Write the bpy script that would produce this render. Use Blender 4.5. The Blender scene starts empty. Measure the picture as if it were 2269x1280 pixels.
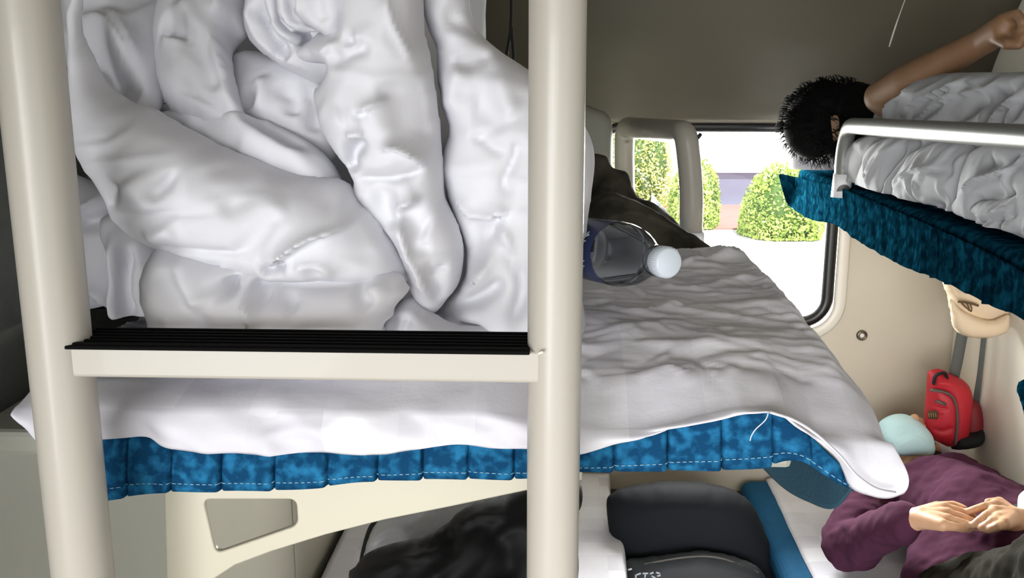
import bpy, bmesh, math, random
import numpy as np
from mathutils import Vector, Matrix, noise as mnoise
random.seed(7); rng = np.random.default_rng(11)
SC = bpy.context.scene
COL = SC.collection
# ------------------------------------------------------------------ camera (also used to measure the photograph)
EYE = 1.62; F = 2150.0
yaw = math.atan(96*math.cos(math.atan(470/F))/F); pit = math.atan(470/F)
fw = np.array([-math.sin(yaw)*math.cos(pit), math.cos(yaw)*math.cos(pit), -math.sin(pit)])
rt = np.array([math.cos(yaw), math.sin(yaw), 0.0]); up = np.cross(rt, fw)
CAM = np.array([0.0, 0.0, EYE])
def ray(x, y): return fw*F + rt*(x-1134.5) + up*(640-y)
def PY(x, y, Y): d = ray(x, y); return CAM + d*(Y/d[1])
def PZ(x, y, z): d = ray(x, y); return CAM + d*((z-EYE)/d[2])
def PX(x, y, X): d = ray(x, y); return CAM + d*(X/d[0])
cd = bpy.data.cameras.new('camera'); cam = bpy.data.objects.new('camera', cd); COL.objects.link(cam)
cam.location = CAM
cam.matrix_world = Matrix(((rt[0], up[0], -fw[0], 0), (rt[1], up[1], -fw[1], 0), (rt[2], up[2], -fw[2], EYE), (0, 0, 0, 1)))
cd.sensor_width = 36; cd.lens = F/2269*36; cd.clip_start = 0.02; cd.clip_end = 200
SC.camera = cam
SC.view_settings.view_transform = 'Standard'; SC.view_settings.look = 'None'
SC.view_settings.gamma = 1; SC.view_settings.use_curve_mapping = False
SC.view_settings.exposure = 0.36
# ------------------------------------------------------------------ materials
def lin(c):
    return tuple(((v/255)/12.92 if v/255 <= .04045 else ((v/255+.055)/1.055)**2.4) for v in c)
MATS = {}
def mat(name, rgb, rough=.6, bump=0, bscale=200, metal=0, spec=.5, sheen=0, vary=0, vscale=5, rgb2=None, coat=0, weave=False, stretch=None, bdist=.002):
    if name in MATS: return MATS[name]
    m = bpy.data.materials.new(name); m.use_nodes = True; nt = m.node_tree; N = nt.nodes; L = nt.links
    b = N['Principled BSDF']; c = lin(rgb)+(1,)
    b.inputs['Base Color'].default_value = c; b.inputs['Roughness'].default_value = rough
    b.inputs['Metallic'].default_value = metal; b.inputs['Specular IOR Level'].default_value = spec
    b.inputs['Sheen Weight'].default_value = sheen; b.inputs['Coat Weight'].default_value = coat
    tc = N.new('ShaderNodeTexCoord')
    if vary or rgb2:
        n = N.new('ShaderNodeTexNoise'); n.inputs['Scale'].default_value = vscale; n.inputs['Detail'].default_value = 4
        L.new(tc.outputs['Object'], n.inputs['Vector'])
        r = N.new('ShaderNodeValToRGB'); r.color_ramp.elements[0].position = .35; r.color_ramp.elements[1].position = .65
        c2 = lin(rgb2)+(1,) if rgb2 else tuple(v*(1-vary) for v in c[:3])+(1,)
        r.color_ramp.elements[0].color = c2; r.color_ramp.elements[1].color = c
        L.new(n.outputs['Fac'], r.inputs['Fac']); L.new(r.outputs['Color'], b.inputs['Base Color'])
    if bump:
        n = N.new('ShaderNodeTexNoise'); n.inputs['Scale'].default_value = bscale; n.inputs['Detail'].default_value = 5
        if stretch:
            mp = N.new('ShaderNodeMapping'); mp.inputs['Scale'].default_value = stretch
            L.new(tc.outputs['Object'], mp.inputs['Vector']); L.new(mp.outputs['Vector'], n.inputs['Vector'])
        else: L.new(tc.outputs['Object'], n.inputs['Vector'])
        bp = N.new('ShaderNodeBump'); bp.inputs['Strength'].default_value = bump; bp.inputs['Distance'].default_value = bdist
        L.new(n.outputs['Fac'], bp.inputs['Height']); L.new(bp.outputs['Normal'], b.inputs['Normal'])
    MATS[name] = m; return m
M_duvet = mat('white_cotton', (214, 214, 219), 1.0, .3, 22, spec=0, bdist=.004)
M_sheet0 = mat('white_sheet', (230, 229, 234), 1.0, .4, 34, spec=0, bdist=.003)
M_frame = mat('cream_enamel', (174, 169, 159), .36, .05, 40, spec=.4, coat=.08)
M_brack = mat('cream_plate', (186, 181, 163), .4, .04, 60)
M_rubber = mat('black_rubber', (12, 11, 11), .9, .2, 300, spec=.1)
M_wall = mat('cream_laminate', (200, 192, 174), .5, .05, 60, vary=.06, vscale=3)
M_whitewall = mat('white_laminate', (224, 219, 207), .45, .04, 60)
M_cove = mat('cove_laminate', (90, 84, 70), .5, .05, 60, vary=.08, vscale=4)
M_midgrey = mat('mid_grey_laminate', (172, 168, 153), .5, .05, 60, vary=.05, vscale=4)
M_grey = mat('grey_laminate', (112, 114, 106), .6, .25, 90, vary=.15, vscale=30)
M_pale = mat('pale_grey_laminate', (150, 150, 140), .5, .05, 60, vary=.05, vscale=4)
M_floor = mat('grey_vinyl_floor', (176, 172, 162), .6, .1, 60, vary=.06, vscale=30)
M_ceil = mat('ceiling_laminate', (190, 186, 176), .5)
M_seal = mat('window_rubber', (16, 16, 17), .35, 0)
M_white = mat('white_reveal', (222, 216, 204), .35)
M_duvet_shaded = mat('shaded_white_cotton', (170, 171, 174), .95, .3, 22, spec=.08, bdist=.004)  # white cotton darkened: the dimmer light of the right berth put into its colour
M_steel = mat('brushed_steel', (128, 128, 125), .42, .05, 60, metal=.45)
M_dark = mat('black_nylon', (13, 13, 15), .7, .5, 18, vary=.25, vscale=12, bdist=.004, spec=.25)
M_suit = mat('charcoal_nylon', (24, 27, 32), .75, .35, 300, spec=.2)
M_suit2 = mat('grey_nylon', (44, 48, 52), .6, .35, 300)
M_jacket = mat('olive_jacket', (96, 92, 82), .9, .5, 14, spec=.1, rgb2=(46, 44, 38), vscale=9, bdist=.006)
M_red = mat('red_nylon', (188, 32, 46), .55, .3, 200)
M_redd = mat('dark_red_nylon', (128, 26, 36), .6, .3, 200)
M_zip = mat('grey_zip', (92, 88, 84), .5)
M_cap = mat('beige_cotton', (205, 184, 156), .8, .25, 400)
M_brown = mat('brown_thread', (84, 62, 38), .8)
M_skin = mat('skin', (212, 166, 132), .5, .15, 60, vary=.08, vscale=30)
M_skin2 = mat('tan_skin', (128, 96, 68), .55, .1, 60, vary=.08, vscale=20)
M_hair = mat('black_hair', (9, 8, 8), .9, .5, 80, spec=.12)
M_purple = mat('plum_knit', (76, 42, 62), .95, .4, 30, spec=.08, vary=.12, vscale=20, bdist=.003)
M_black = mat('black_cloth', (16, 15, 17), .8)
M_trou = mat('dark_olive_trousers', (42, 40, 34), .95, .15, 100, spec=.08)
M_mask = mat('light_blue_mask', (200, 236, 243), .7, .1, 100)
M_white2 = mat('white_plastic', (235, 235, 238), .4)
M_thread = mat('pale_thread', (120, 165, 190), .7)
M_threadw = mat('white_thread', (225, 228, 232), .7)
M_cord = mat('dark_cord', (18, 18, 18), .7)
M_strap = mat('grey_webbing', (92, 96, 92), .8, .3, 300)
M_chrome = mat('chrome', (120, 112, 98), .25, metal=.9)
M_cap_bottle = mat('frosted_cap', (190, 198, 206), .35, spec=.5)
M_label = mat('navy_label', (12, 34, 78), .3, spec=.5, vary=.3, vscale=30)
M_lmark = mat('white_print', (200, 208, 218), .5)
# blue brocade for the mattress covers
def brocade(name, a, b_, scale):
    m = mat(name, a, 1.0, .5, 350, spec=0); nt = m.node_tree; N = nt.nodes; L = nt.links; b = N['Principled BSDF']
    tc = N.new('ShaderNodeTexCoord'); v = N.new('ShaderNodeTexVoronoi'); v.feature = 'F1'; v.inputs['Scale'].default_value = scale
    w = N.new('ShaderNodeTexNoise'); w.inputs['Scale'].default_value = scale*2.2; w.inputs['Detail'].default_value = 3
    L.new(tc.outputs['Object'], v.inputs['Vector']); L.new(tc.outputs['Object'], w.inputs['Vector'])
    mu = N.new('ShaderNodeMath'); mu.operation = 'MULTIPLY_ADD'; mu.inputs[1].default_value = 9
    L.new(v.outputs['Distance'], mu.inputs[0]); L.new(w.outputs['Fac'], mu.inputs[2])
    si = N.new('ShaderNodeMath'); si.operation = 'SINE'; L.new(mu.outputs[0], si.inputs[0])
    ad = N.new('ShaderNodeMath'); ad.operation = 'MULTIPLY_ADD'; ad.inputs[1].default_value = .12
    L.new(si.outputs[0], ad.inputs[0]); L.new(w.outputs['Fac'], ad.inputs[2])
    r = N.new('ShaderNodeValToRGB'); r.color_ramp.elements[0].position = .38; r.color_ramp.elements[1].position = .72
    r.color_ramp.elements[0].color = lin(a)+(1,); r.color_ramp.elements[1].color = lin(b_)+(1,)
    L.new(ad.outputs[0], r.inputs['Fac']); L.new(r.outputs['Color'], b.inputs['Base Color']); return m
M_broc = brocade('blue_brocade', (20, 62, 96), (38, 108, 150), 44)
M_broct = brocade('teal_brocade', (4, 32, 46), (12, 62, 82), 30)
M_cover = mat('blue_cover', (26, 84, 122), .85, .4, 300, spec=.15, vary=.12, vscale=20)
M_backing = mat('dark_teal_backing', (20, 58, 74), .8, .4, 300)
# the sheets carry a faint woven check
M_sheet = M_sheet0; nt = M_sheet.node_tree; N = nt.nodes; L = nt.links
tc = N.new('ShaderNodeTexCoord'); ck = N.new('ShaderNodeTexBrick'); ck.offset = 0; ck.inputs['Scale'].default_value = 14; ck.inputs['Mortar Size'].default_value = .0
ck.inputs['Brick Width'].default_value = 1; ck.inputs['Row Height'].default_value = 1; ck.inputs['Color1'].default_value = lin((222, 221, 226))+(1,); ck.inputs['Color2'].default_value = lin((204, 202, 210))+(1,)
L.new(tc.outputs['Object'], ck.inputs['Vector']); L.new(ck.outputs['Color'], N['Principled BSDF'].inputs['Base Color'])
# clear plastic and glass
def glass(name, tint, rough, trans):
    m = bpy.data.materials.new(name); m.use_nodes = True; nt = m.node_tree; N = nt.nodes; L = nt.links
    N.remove(N['Principled BSDF']); o = N['Material Output']
    t = N.new('ShaderNodeBsdfTransparent'); t.inputs[0].default_value = tint+(1,)
    g = N.new('ShaderNodeBsdfGlossy'); g.inputs['Roughness'].default_value = rough
    fr = N.new('ShaderNodeFresnel'); fr.inputs['IOR'].default_value = trans
    mx = N.new('ShaderNodeMixShader'); L.new(fr.outputs[0], mx.inputs[0]); L.new(t.outputs[0], mx.inputs[1]); L.new(g.outputs[0], mx.inputs[2])
    L.new(mx.outputs[0], o.inputs[0]); return m
M_glass = glass('window_glass', (.97, .98, .97), .02, 1.3)
M_pet = glass('clear_bottle_plastic', (.80, .83, .86), .08, 1.35)
M_water = glass('water', (.82, .86, .90), .03, 1.25)
# ------------------------------------------------------------------ mesh helpers
def link(name, verts, faces, m, parent=None, smooth=True):
    me = bpy.data.meshes.new(name); me.from_pydata([tuple(map(float, v)) for v in verts], [], faces)
    bm = bmesh.new(); bm.from_mesh(me); bmesh.ops.recalc_face_normals(bm, faces=bm.faces); bm.to_mesh(me); bm.free()
    return linkme(name, me, m, parent, smooth)
def linkme(name, me, m, parent=None, smooth=True):
    me.materials.clear(); me.materials.append(m)
    if smooth: me.shade_smooth()
    o = bpy.data.objects.new(name, me); COL.objects.link(o)
    if parent is not None:
        o.parent = parent; o.matrix_parent_inverse = Matrix.Translation(-Vector(parent.location)) if parent.type == 'EMPTY' else Matrix()
    return o
def linkbm(name, bm, m, parent=None, smooth=True):
    bmesh.ops.recalc_face_normals(bm, faces=bm.faces)
    me = bpy.data.meshes.new(name); bm.to_mesh(me); bm.free(); return linkme(name, me, m, parent, smooth)
def thing(name, label, cat, loc=(0, 0, 0), group=None):
    o = bpy.data.objects.new(name, None); o.empty_display_size = .05; COL.objects.link(o); o.location = tuple(map(float, loc))
    o['label'] = label; o['category'] = cat
    if group: o['group'] = group
    return o
def tag(o, label=None, cat=None, group=None, kind=None):
    for k, v in (('label', label), ('category', cat), ('group', group), ('kind', kind)):
        if v: o[k] = v
    return o
def struct(o, label=None): o['kind'] = 'structure'; 
def rbox(bm, lo, hi, bev=.004, seg=2):
    lo = Vector(lo); hi = Vector(hi)
    r = bmesh.ops.create_cube(bm, size=1, matrix=Matrix.Translation((lo+hi)/2) @ Matrix.Diagonal((*(hi-lo), 1)))
    if bev:
        es = list({e for v in r['verts'] for e in v.link_edges})
        bmesh.ops.bevel(bm, geom=es, offset=bev, segments=seg, affect='EDGES', profile=.5)
def box(name, lo, hi, m, parent=None, bev=.004, seg=2):
    bm = bmesh.new(); rbox(bm, lo, hi, bev, seg); return linkbm(name, bm, m, parent, smooth=False)
def catmull(P, n=8, closed=False):
    P = [np.array(p, float) for p in P]; out = []; k = len(P)
    for i in range(k if closed else k-1):
        p1 = P[i]; p2 = P[(i+1) % k]
        p0 = P[(i-1) % k] if closed or i > 0 else 2*p1-p2
        p3 = P[(i+2) % k] if closed or i+2 < k else 2*p2-p1
        for j in range(n):
            t = j/n
            out.append(.5*((2*p1)+(-p0+p2)*t+(2*p0-5*p1+4*p2-p3)*t*t+(-p0+3*p1-3*p2+p3)*t**3))
    if not closed: out.append(P[-1])
    return out
def tube_vf(path, rad, seg=16, caps=True, squash=1.0):
    path = [Vector(p) for p in path]; n = len(path)
    rad = rad if hasattr(rad, '__len__') else [rad]*n
    V = []; Fc = []; ref = None
    for i, p in enumerate(path):
        t = (path[min(i+1, n-1)]-path[max(i-1, 0)]).normalized()
        if ref is None: ref = Vector((0, 0, 1)) if abs(t.z) < .9 else Vector((1, 0, 0))
        a = (ref - t*ref.dot(t)).normalized(); b = t.cross(a); ref = a
        for k in range(seg):
            w = 2*math.pi*k/seg; V.append(p+(a*math.cos(w)*squash+b*math.sin(w))*rad[i])
    for i in range(n-1):
        for k in range(seg):
            Fc.append((i*seg+k, i*seg+(k+1) % seg, (i+1)*seg+(k+1) % seg, (i+1)*seg+k))
    if caps: Fc.append(tuple(range(seg))[::-1]); Fc.append(tuple((n-1)*seg+k for k in range(seg)))
    return V, Fc
def tube(name, path, rad, m, parent=None, seg=16, squash=1.0):
    V, Fc = tube_vf(path, rad, seg, True, squash); return link(name, V, Fc, m, parent)
def roundpath(pts, r, n=8):
    pts = [Vector(p) for p in pts]; out = [pts[0]]
    for i in range(1, len(pts)-1):
        a = (pts[i-1]-pts[i]); b = (pts[i+1]-pts[i]); ra = min(r, a.length*.49, b.length*.49)
        p0 = pts[i]+a.normalized()*ra; p2 = pts[i]+b.normalized()*ra
        for k in range(n+1):
            t = k/n; out.append(p0*(1-t)**2+pts[i]*2*t*(1-t)+p2*t*t)
    out.append(pts[-1]); return out
def merge(lists):
    V = []; Fc = []
    for v, f_ in lists:
        o = len(V); V += list(v); Fc += [tuple(i+o for i in q) for q in f_]
    return V, Fc
def lathe_vf(prof, axis_o, axis_d, seg=40):
    d = Vector(axis_d).normalized(); a = (Vector((0, 0, 1))-d*d.z).normalized() if abs(d.z) < .95 else Vector((1, 0, 0)); b = d.cross(a)
    V = []; Fc = []
    for (h, r_) in prof:
        for k in range(seg):
            w = 2*math.pi*k/seg; V.append(Vector(axis_o)+d*h+(a*math.cos(w)+b*math.sin(w))*r_)
    for i in range(len(prof)-1):
        for k in range(seg): Fc.append((i*seg+k, i*seg+(k+1) % seg, (i+1)*seg+(k+1) % seg, (i+1)*seg+k))
    return V, Fc
# value noise, vectorised
_tab = rng.random(65536)
def vnoise(x, y, seed=0):
    xi = np.floor(x).astype(int); yi = np.floor(y).astype(int); xf = x-xi; yf = y-yi
    xf = xf*xf*(3-2*xf); yf = yf*yf*(3-2*yf)
    h = lambda a, b: _tab[((a*7349+b*31337+seed*9173) ^ ((a*131+b*17) << 3)) & 65535]
    return (h(xi, yi)*(1-xf)+h(xi+1, yi)*xf)*(1-yf)+(h(xi, yi+1)*(1-xf)+h(xi+1, yi+1)*xf)*yf
def fnoise(x, y, seed=0, oc=3):
    s = 0; a = 1; t = 0
    for i in range(oc): s = s+a*(vnoise(x*2**i, y*2**i, seed+i*13)-.5); t += a; a *= .5
    return s/t*2
def rfold(x, y, seed=0):          # ridged noise: soft cloth with thin creases
    wx = x+.6*fnoise(x*.7, y*.7, seed+5, 2); wy = y+.6*fnoise(x*.7, y*.7, seed+9, 2)
    n = np.abs(fnoise(wx, wy, seed, 2)); return 1-np.minimum(1, n*3.2)
# distance to polyline, with signed side and parameter
def pdist(A, B, pl):
    best = np.full(A.shape, 1e9); sd = np.zeros(A.shape); tt = np.zeros(A.shape)
    pl = np.array(pl); L = np.concatenate([[0], np.cumsum(np.hypot(*(pl[1:]-pl[:-1]).T))]); tot = max(L[-1], 1e-9)
    for i in range(len(pl)-1):
        ax, ay = pl[i]; dx, dy = pl[i+1]-pl[i]; l2 = dx*dx+dy*dy+1e-18
        t = np.clip(((A-ax)*dx+(B-ay)*dy)/l2, 0, 1); qx = A-ax-t*dx; qy = B-ay-t*dy; d = np.hypot(qx, qy)
        m = d < best; best = np.where(m, d, best); s = np.sign(dx*(B-ay)-dy*(A-ax)); sd = np.where(m, s*d, sd); tt = np.where(m, (L[i]+t*math.sqrt(l2))/tot, tt)
    return best, sd, tt
def crease_field(A, B, pl, amp, w, kind):
    d, sd, t = pdist(A, B, pl)
    tp = np.clip(np.minimum(t*4, (1-t)*4), 0, 1); tp = tp*tp*(3-2*tp)
    if 'b' in kind: tp = np.clip((1-t)*3, 0, 1)       # full at its start
    if 'c' in kind: tp = np.ones_like(t)              # full along its whole length
    if 'l' in kind:
        g = np.where(sd > 0, np.exp(-sd/w), np.exp(-(sd/(.16*w))**2))
    elif 's' in kind: g = np.exp(-d/w)
    else: g = np.exp(-(d/w)**2)
    return amp*g*tp
def inside(A, B, pl):
    r = np.zeros(A.shape, bool); n = len(pl)
    for i in range(n):
        x1, y1 = pl[i]; x2, y2 = pl[(i+1) % n]
        if y1 == y2: continue
        c = ((y1 > B) != (y2 > B)) & (A < (x2-x1)*(B-y1)/(y2-y1)+x1); r ^= c
    return r
CR_A, CR_W = 1.0, 1.0
def puff_vf(outline, Y=None, n=(0, -1, 0), o=None, front=.05, back=.03, res=.004, k=None, cr=(), nz=(), p=.5, smooth_n=6, backbulge=True, floor_=None):
    """A cushion-like closed body: outline measured on a plane of the room, inflated to both sides, with folds pressed in."""
    n = np.array(n, float); n /= np.linalg.norm(n)
    if o is None: o = PY(1134, 640, Y)
    o = np.array(o, float)
    e1 = np.cross(n, [0, 0, 1.0])*-1; e1 /= np.linalg.norm(e1); e2 = np.cross(e1, n)*-1
    if e2[2] < 0: e2 = -e2
    if abs(n[2]) > .9: e1 = np.array([1., 0, 0]); e2 = np.cross(n, e1)
    if np.dot(e1, [1, 0, 0]) < 0 and abs(n[2]) < .9: e1 = -e1
    def on(x, y, off):
        d = ray(x, y); t = np.dot(o+n*off-CAM, n)/np.dot(d, n); q = CAM+d*t-o; return (q.dot(e1), q.dot(e2))
    pl = [on(x, y, front*.35) for x, y in outline]
    pl = np.array(catmull([np.array(q) for q in pl], 5, True))
    lo = pl.min(0)-2*res; hi = pl.max(0)+2*res
    nx = int((hi[0]-lo[0])/res)+2; ny = int((hi[1]-lo[1])/res)+2
    A, B = np.meshgrid(lo[0]+np.arange(nx)*res, lo[1]+np.arange(ny)*res, indexing='ij')
    ins = inside(A, B, pl)
    U = np.zeros(A.shape)
    kk = (1/(k or .06))**2*res*res
    # coarse-to-fine relaxation of a screened Poisson problem
    for it in range(700):
        s = np.zeros_like(U); s[1:-1, 1:-1] = U[2:, 1:-1]+U[:-2, 1:-1]+U[1:-1, 2:]+U[1:-1, :-2]
        U = np.where(ins, (s+kk)/(4+kk), 0)
    U /= max(U.max(), 1e-9); H = U**p
    for it in range(smooth_n):
        s = H.copy(); s[1:-1, 1:-1] = (H[2:, 1:-1]+H[:-2, 1:-1]+H[1:-1, 2:]+H[1:-1, :-2]+4*H[1:-1, 1:-1])/8
        H = np.where(ins, s, 0)
    edge = np.clip(H*1.6, 0, 1)
    Fh = front*H
    for c in cr:
        pts, amp, w, kind = c; amp = amp*CR_A; w = max(w*CR_W, .0048)
        q = [on(x, y, front*.8) for x, y in pts]
        if len(q) > 2: q = catmull([np.array(v) for v in q], 5)
        Fh = Fh+crease_field(A, B, q, amp, w, kind)*edge
    for (kind, amp, sx, sy, ang, seed) in nz:
        ca, sa = math.cos(ang), math.sin(ang); XX = (A*ca+B*sa)/sx+37; YY = (-A*sa+B*ca)/sy+91
        fld = rfold(XX, YY, seed) if kind == 'r' else fnoise(XX, YY, seed)
        Fh = Fh+amp*fld*edge
    act = ins.copy()
    for dx in (-1, 0, 1):
        for dy in (-1, 0, 1): act |= np.roll(np.roll(ins, dx, 0), dy, 1)
    bnd = act & ~ins
    bi = np.argwhere(bnd); a = A[bnd]; b = B[bnd]; bd = np.full(a.shape, 1e9); qa = a.copy(); qb = b.copy()
    for i in range(len(pl)):
        ax, ay = pl[i]; dx, dy = pl[(i+1) % len(pl)]-pl[i]; l2 = dx*dx+dy*dy+1e-18
        t = np.clip(((a-ax)*dx+(b-ay)*dy)/l2, 0, 1); px = ax+t*dx; py = ay+t*dy; d = np.hypot(a-px, b-py); m = d < bd
        bd = np.where(m, d, bd); qa = np.where(m, px, qa); qb = np.where(m, py, qb)
    A = A.copy(); B = B.copy(); A[bnd] = qa; B[bnd] = qb; Fh[bnd] = 0; H[bnd] = 0
    idx = -np.ones(A.shape, int); ids = np.argwhere(act); idx[act] = np.arange(len(ids)); nv = len(ids)
    base = o+A[act][:, None]*e1+B[act][:, None]*e2
    Vf = base+Fh[act][:, None]*n; Vb = base-(back*H[act])[:, None]*n
    cell = act[:-1, :-1] & act[1:, :-1] & act[1:, 1:] & act[:-1, 1:] & (ins[:-1, :-1] | ins[1:, :-1] | ins[1:, 1:] | ins[:-1, 1:])
    insl = ins[act]; bmap = np.where(insl, np.arange(nv)+nv, np.arange(nv))
    Fc = []
    for i, j in np.argwhere(cell):
        q = (idx[i, j], idx[i+1, j], idx[i+1, j+1], idx[i, j+1]); Fc.append(tuple(int(v) for v in q)); Fc.append(tuple(int(bmap[v]) for v in q[::-1]))
    V = np.vstack([Vf, Vb])
    if floor_ is not None: V[:, 2] = np.maximum(V[:, 2], floor_)
    return list(V), Fc
def clean(V, Fc):
    used = sorted({i for q in Fc for i in q}); mp = {u: i for i, u in enumerate(used)}
    return [V[u] for u in used], [tuple(mp[i] for i in q) for q in Fc]
def puff(name, m, parent=None, **kw):
    V, Fc = clean(*puff_vf(**kw)); return link(name, V, Fc, m, parent)
def grid_vf(Pts):               # Pts [nu][nv] of 3D points
    nu, nv = len(Pts), len(Pts[0]); V = [p for row in Pts for p in row]; Fc = []
    for i in range(nu-1):
        for j in range(nv-1): Fc.append((i*nv+j, (i+1)*nv+j, (i+1)*nv+j+1, i*nv+j+1))
    return V, Fc
def solidify(o, t, off=-1):
    s = o.modifiers.new('thick', 'SOLIDIFY'); s.thickness = t; s.offset = off; return o
def organic(name, cones, m, parent=None, voxel=.005, it=6, ell=()):
    """one continuous body: round cones and ellipsoids fused and smoothed"""
    bm = bmesh.new()
    for (p0, r0, p1, r1) in cones:
        t = bmesh.new()
        for p, r_ in ((p0, r0), (p1, r1)):
            bmesh.ops.create_icosphere(t, subdivisions=3, radius=float(r_), matrix=Matrix.Translation(Vector(tuple(map(float, p)))))
        res = bmesh.ops.convex_hull(t, input=t.verts)
        bmesh.ops.delete(t, geom=[g for g in res['geom_interior'] if isinstance(g, bmesh.types.BMVert)], context='VERTS')
        me = bpy.data.meshes.new('t'); t.to_mesh(me); t.free(); bm.from_mesh(me); bpy.data.meshes.remove(me)
    for (c, rad, rot) in ell:
        Mx = Matrix.Translation(Vector(tuple(map(float, c)))) @ rot.to_4x4() @ Matrix.Diagonal((*rad, 1))
        bmesh.ops.create_icosphere(bm, subdivisions=4, radius=1, matrix=Mx)
    o = linkbm(name, bm, m, parent)
    r_ = o.modifiers.new('fuse', 'REMESH'); r_.mode = 'VOXEL'; r_.voxel_size = voxel; r_.use_smooth_shade = True
    s = o.modifiers.new('soft', 'SMOOTH'); s.factor = .5; s.iterations = it
    return o
def bake(o):
    dg = bpy.context.evaluated_depsgraph_get(); me = bpy.data.meshes.new_from_object(o.evaluated_get(dg)); o.modifiers.clear(); o.data = me; me.shade_smooth(); return o
def plate(name, outer, holes, Yf, th, m, parent=None, bev=.002):
    """flat plate facing the corridor, outlines given as world x,z"""
    cu = bpy.data.curves.new('tmp', 'CURVE'); cu.dimensions = '2D'; cu.fill_mode = 'BOTH'; cu.extrude = th/2-bev; cu.bevel_depth = bev; cu.bevel_resolution = 1; cu.offset = -bev
    for lp in [outer]+holes:
        sp = cu.splines.new('POLY'); sp.points.add(len(lp)-1); sp.use_cyclic_u = True
        for i, p in enumerate(lp): sp.points[i].co = (p[0], p[1], 0, 1)
    o = bpy.data.objects.new('tmp', cu); COL.objects.link(o); dg = bpy.context.evaluated_depsgraph_get()
    me = bpy.data.meshes.new_from_object(o.evaluated_get(dg)); bpy.data.objects.remove(o); bpy.data.curves.remove(cu)
    me.transform(Matrix.Translation((0, Yf+th/2, 0)) @ Matrix.Rotation(math.radians(90), 4, 'X'))
    return linkme(name, me, m, parent, smooth=False)
def rrect(x0, x1, z0, z1, r, n=8):
    out = []
    for cx, cz, a0 in ((x1-r, z1-r, 0), (x0+r, z1-r, 90), (x0+r, z0+r, 180), (x1-r, z0+r, 270)):
        for k in range(n+1):
            a = math.radians(a0+90*k/n); out.append((cx+r*math.cos(a), cz+r*math.sin(a)))
    return out
def roundpoly(pts, r, n=6):
    P3 = [Vector((p[0], 0, p[1])) for p in pts]; out = []
    for i in range(len(P3)):
        a = P3[i-1]-P3[i]; b = P3[(i+1) % len(P3)]-P3[i]; ra = min(r, a.length*.45, b.length*.45)
        p0 = P3[i]+a.normalized()*ra; p2 = P3[i]+b.normalized()*ra
        for k in range(n+1):
            t = k/n; q = p0*(1-t)**2+P3[i]*2*t*(1-t)+p2*t*t; out.append((q.x, q.z))
    return out
#SECTION2
# ================================================================== THE SETTING
D = 2.85                       # the outer wall with the window
XL, XR = -.60, 1.19            # the two partitions of the bay
wx0, wx1, wz0, wz1 = .12, .812, .905, 1.475
def structure(o): o['kind'] = 'structure'; return o
structure(box('floor', (-1.7, -.9, -.06), (2.5, D+.02, 0), M_floor, bev=0))
structure(box('ceiling', (-1.7, -.9, 2.5), (2.5, D+.02, 2.56), M_ceil, bev=0))
structure(box('wall_left', (XL-.04, .58, 0), (XL, D, 2.5), M_grey, bev=.004))
structure(box('wall_right', (XR, .72, 0), (XR+.04, D, 2.5), M_whitewall, bev=.004))
# outer wall with the rounded window opening
ow = plate('wall_back', [(-1.7, 0), (2.5, 0), (2.5, 2.5), (-1.7, 2.5)], [rrect(wx0-.02, wx1+.02, wz0-.02, wz1+.01, .08)], D, .09, M_wall, bev=0)
structure(ow)
# the panel over the window curves in towards the bay
cv = []
for x in np.linspace(XL, XR, 24):
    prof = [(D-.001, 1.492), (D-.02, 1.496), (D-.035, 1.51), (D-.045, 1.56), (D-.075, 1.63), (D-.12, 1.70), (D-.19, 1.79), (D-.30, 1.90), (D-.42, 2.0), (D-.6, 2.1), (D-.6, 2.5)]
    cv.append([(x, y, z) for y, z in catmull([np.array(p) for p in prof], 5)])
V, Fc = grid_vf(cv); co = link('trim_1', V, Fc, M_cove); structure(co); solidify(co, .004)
# thin upright joint strip on the curved panel
js = [(.835-.0, y-.002, z) for y, z in catmull([np.array(p) for p in [(D-.12, 1.70), (D-.19, 1.79), (D-.30, 1.90), (D-.42, 2.0)]], 5)]
structure(tube('trim_2', [(p[0]+.06, p[1], p[2]) for p in js], .003, M_white, seg=8))
# front side of the bay: corridor wall with its own window, corridor ends, closed panels of the neighbouring bays
structure(plate('wall_front', [(-1.7, 0), (2.5, 0), (2.5, 2.5), (-1.7, 2.5)], [rrect(-1.2, 2.0, .50, 1.75, .08)], -.9, .04, M_wall, bev=0))
structure(box('wall_corridor_left', (-1.74, -.9, 0), (-1.7, D, 2.5), M_wall, bev=0))
structure(box('wall_corridor_right', (2.5, -.9, 0), (2.54, D, 2.5), M_wall, bev=0))
structure(box('wall_panel_left', (-1.7, .58, 0), (XL-.04, .62, 2.5), M_wall, bev=0))
structure(box('wall_panel_right', (XR+.04, .72, 0), (2.5, .76, 2.5), M_wall, bev=0))
# window: reveal, black rubber seal, pane
def ring(x0, x1, z0, z1, r, Yp, rad, m, name, parent=None, seg=10):
    P_ = rrect(x0, x1, z0, z1, r, 10); V = []; Fc = []; n = len(P_)
    for i in range(n):
        p = Vector((P_[i][0], Yp, P_[i][1])); t = (Vector((P_[(i+1) % n][0], 0, P_[(i+1) % n][1]))-Vector((P_[i-1][0], 0, P_[i-1][1]))).normalized()
        a = Vector((0, 1, 0)); b = t.cross(a)
        for k in range(seg):
            w = 2*math.pi*k/seg; V.append(p+a*math.cos(w)*rad[0]+b*math.sin(w)*rad[1])
    for i in range(n):
        for k in range(seg): Fc.append((i*seg+k, i*seg+(k+1) % seg, ((i+1) % n)*seg+(k+1) % seg, ((i+1) % n)*seg+k))
    return link(name, V, Fc, m, parent)
w1 = thing('window_1', 'x', 'x', ((wx0+wx1)/2, D, wz0)); del w1['label']; del w1['category']; w1['kind'] = 'structure'
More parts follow.
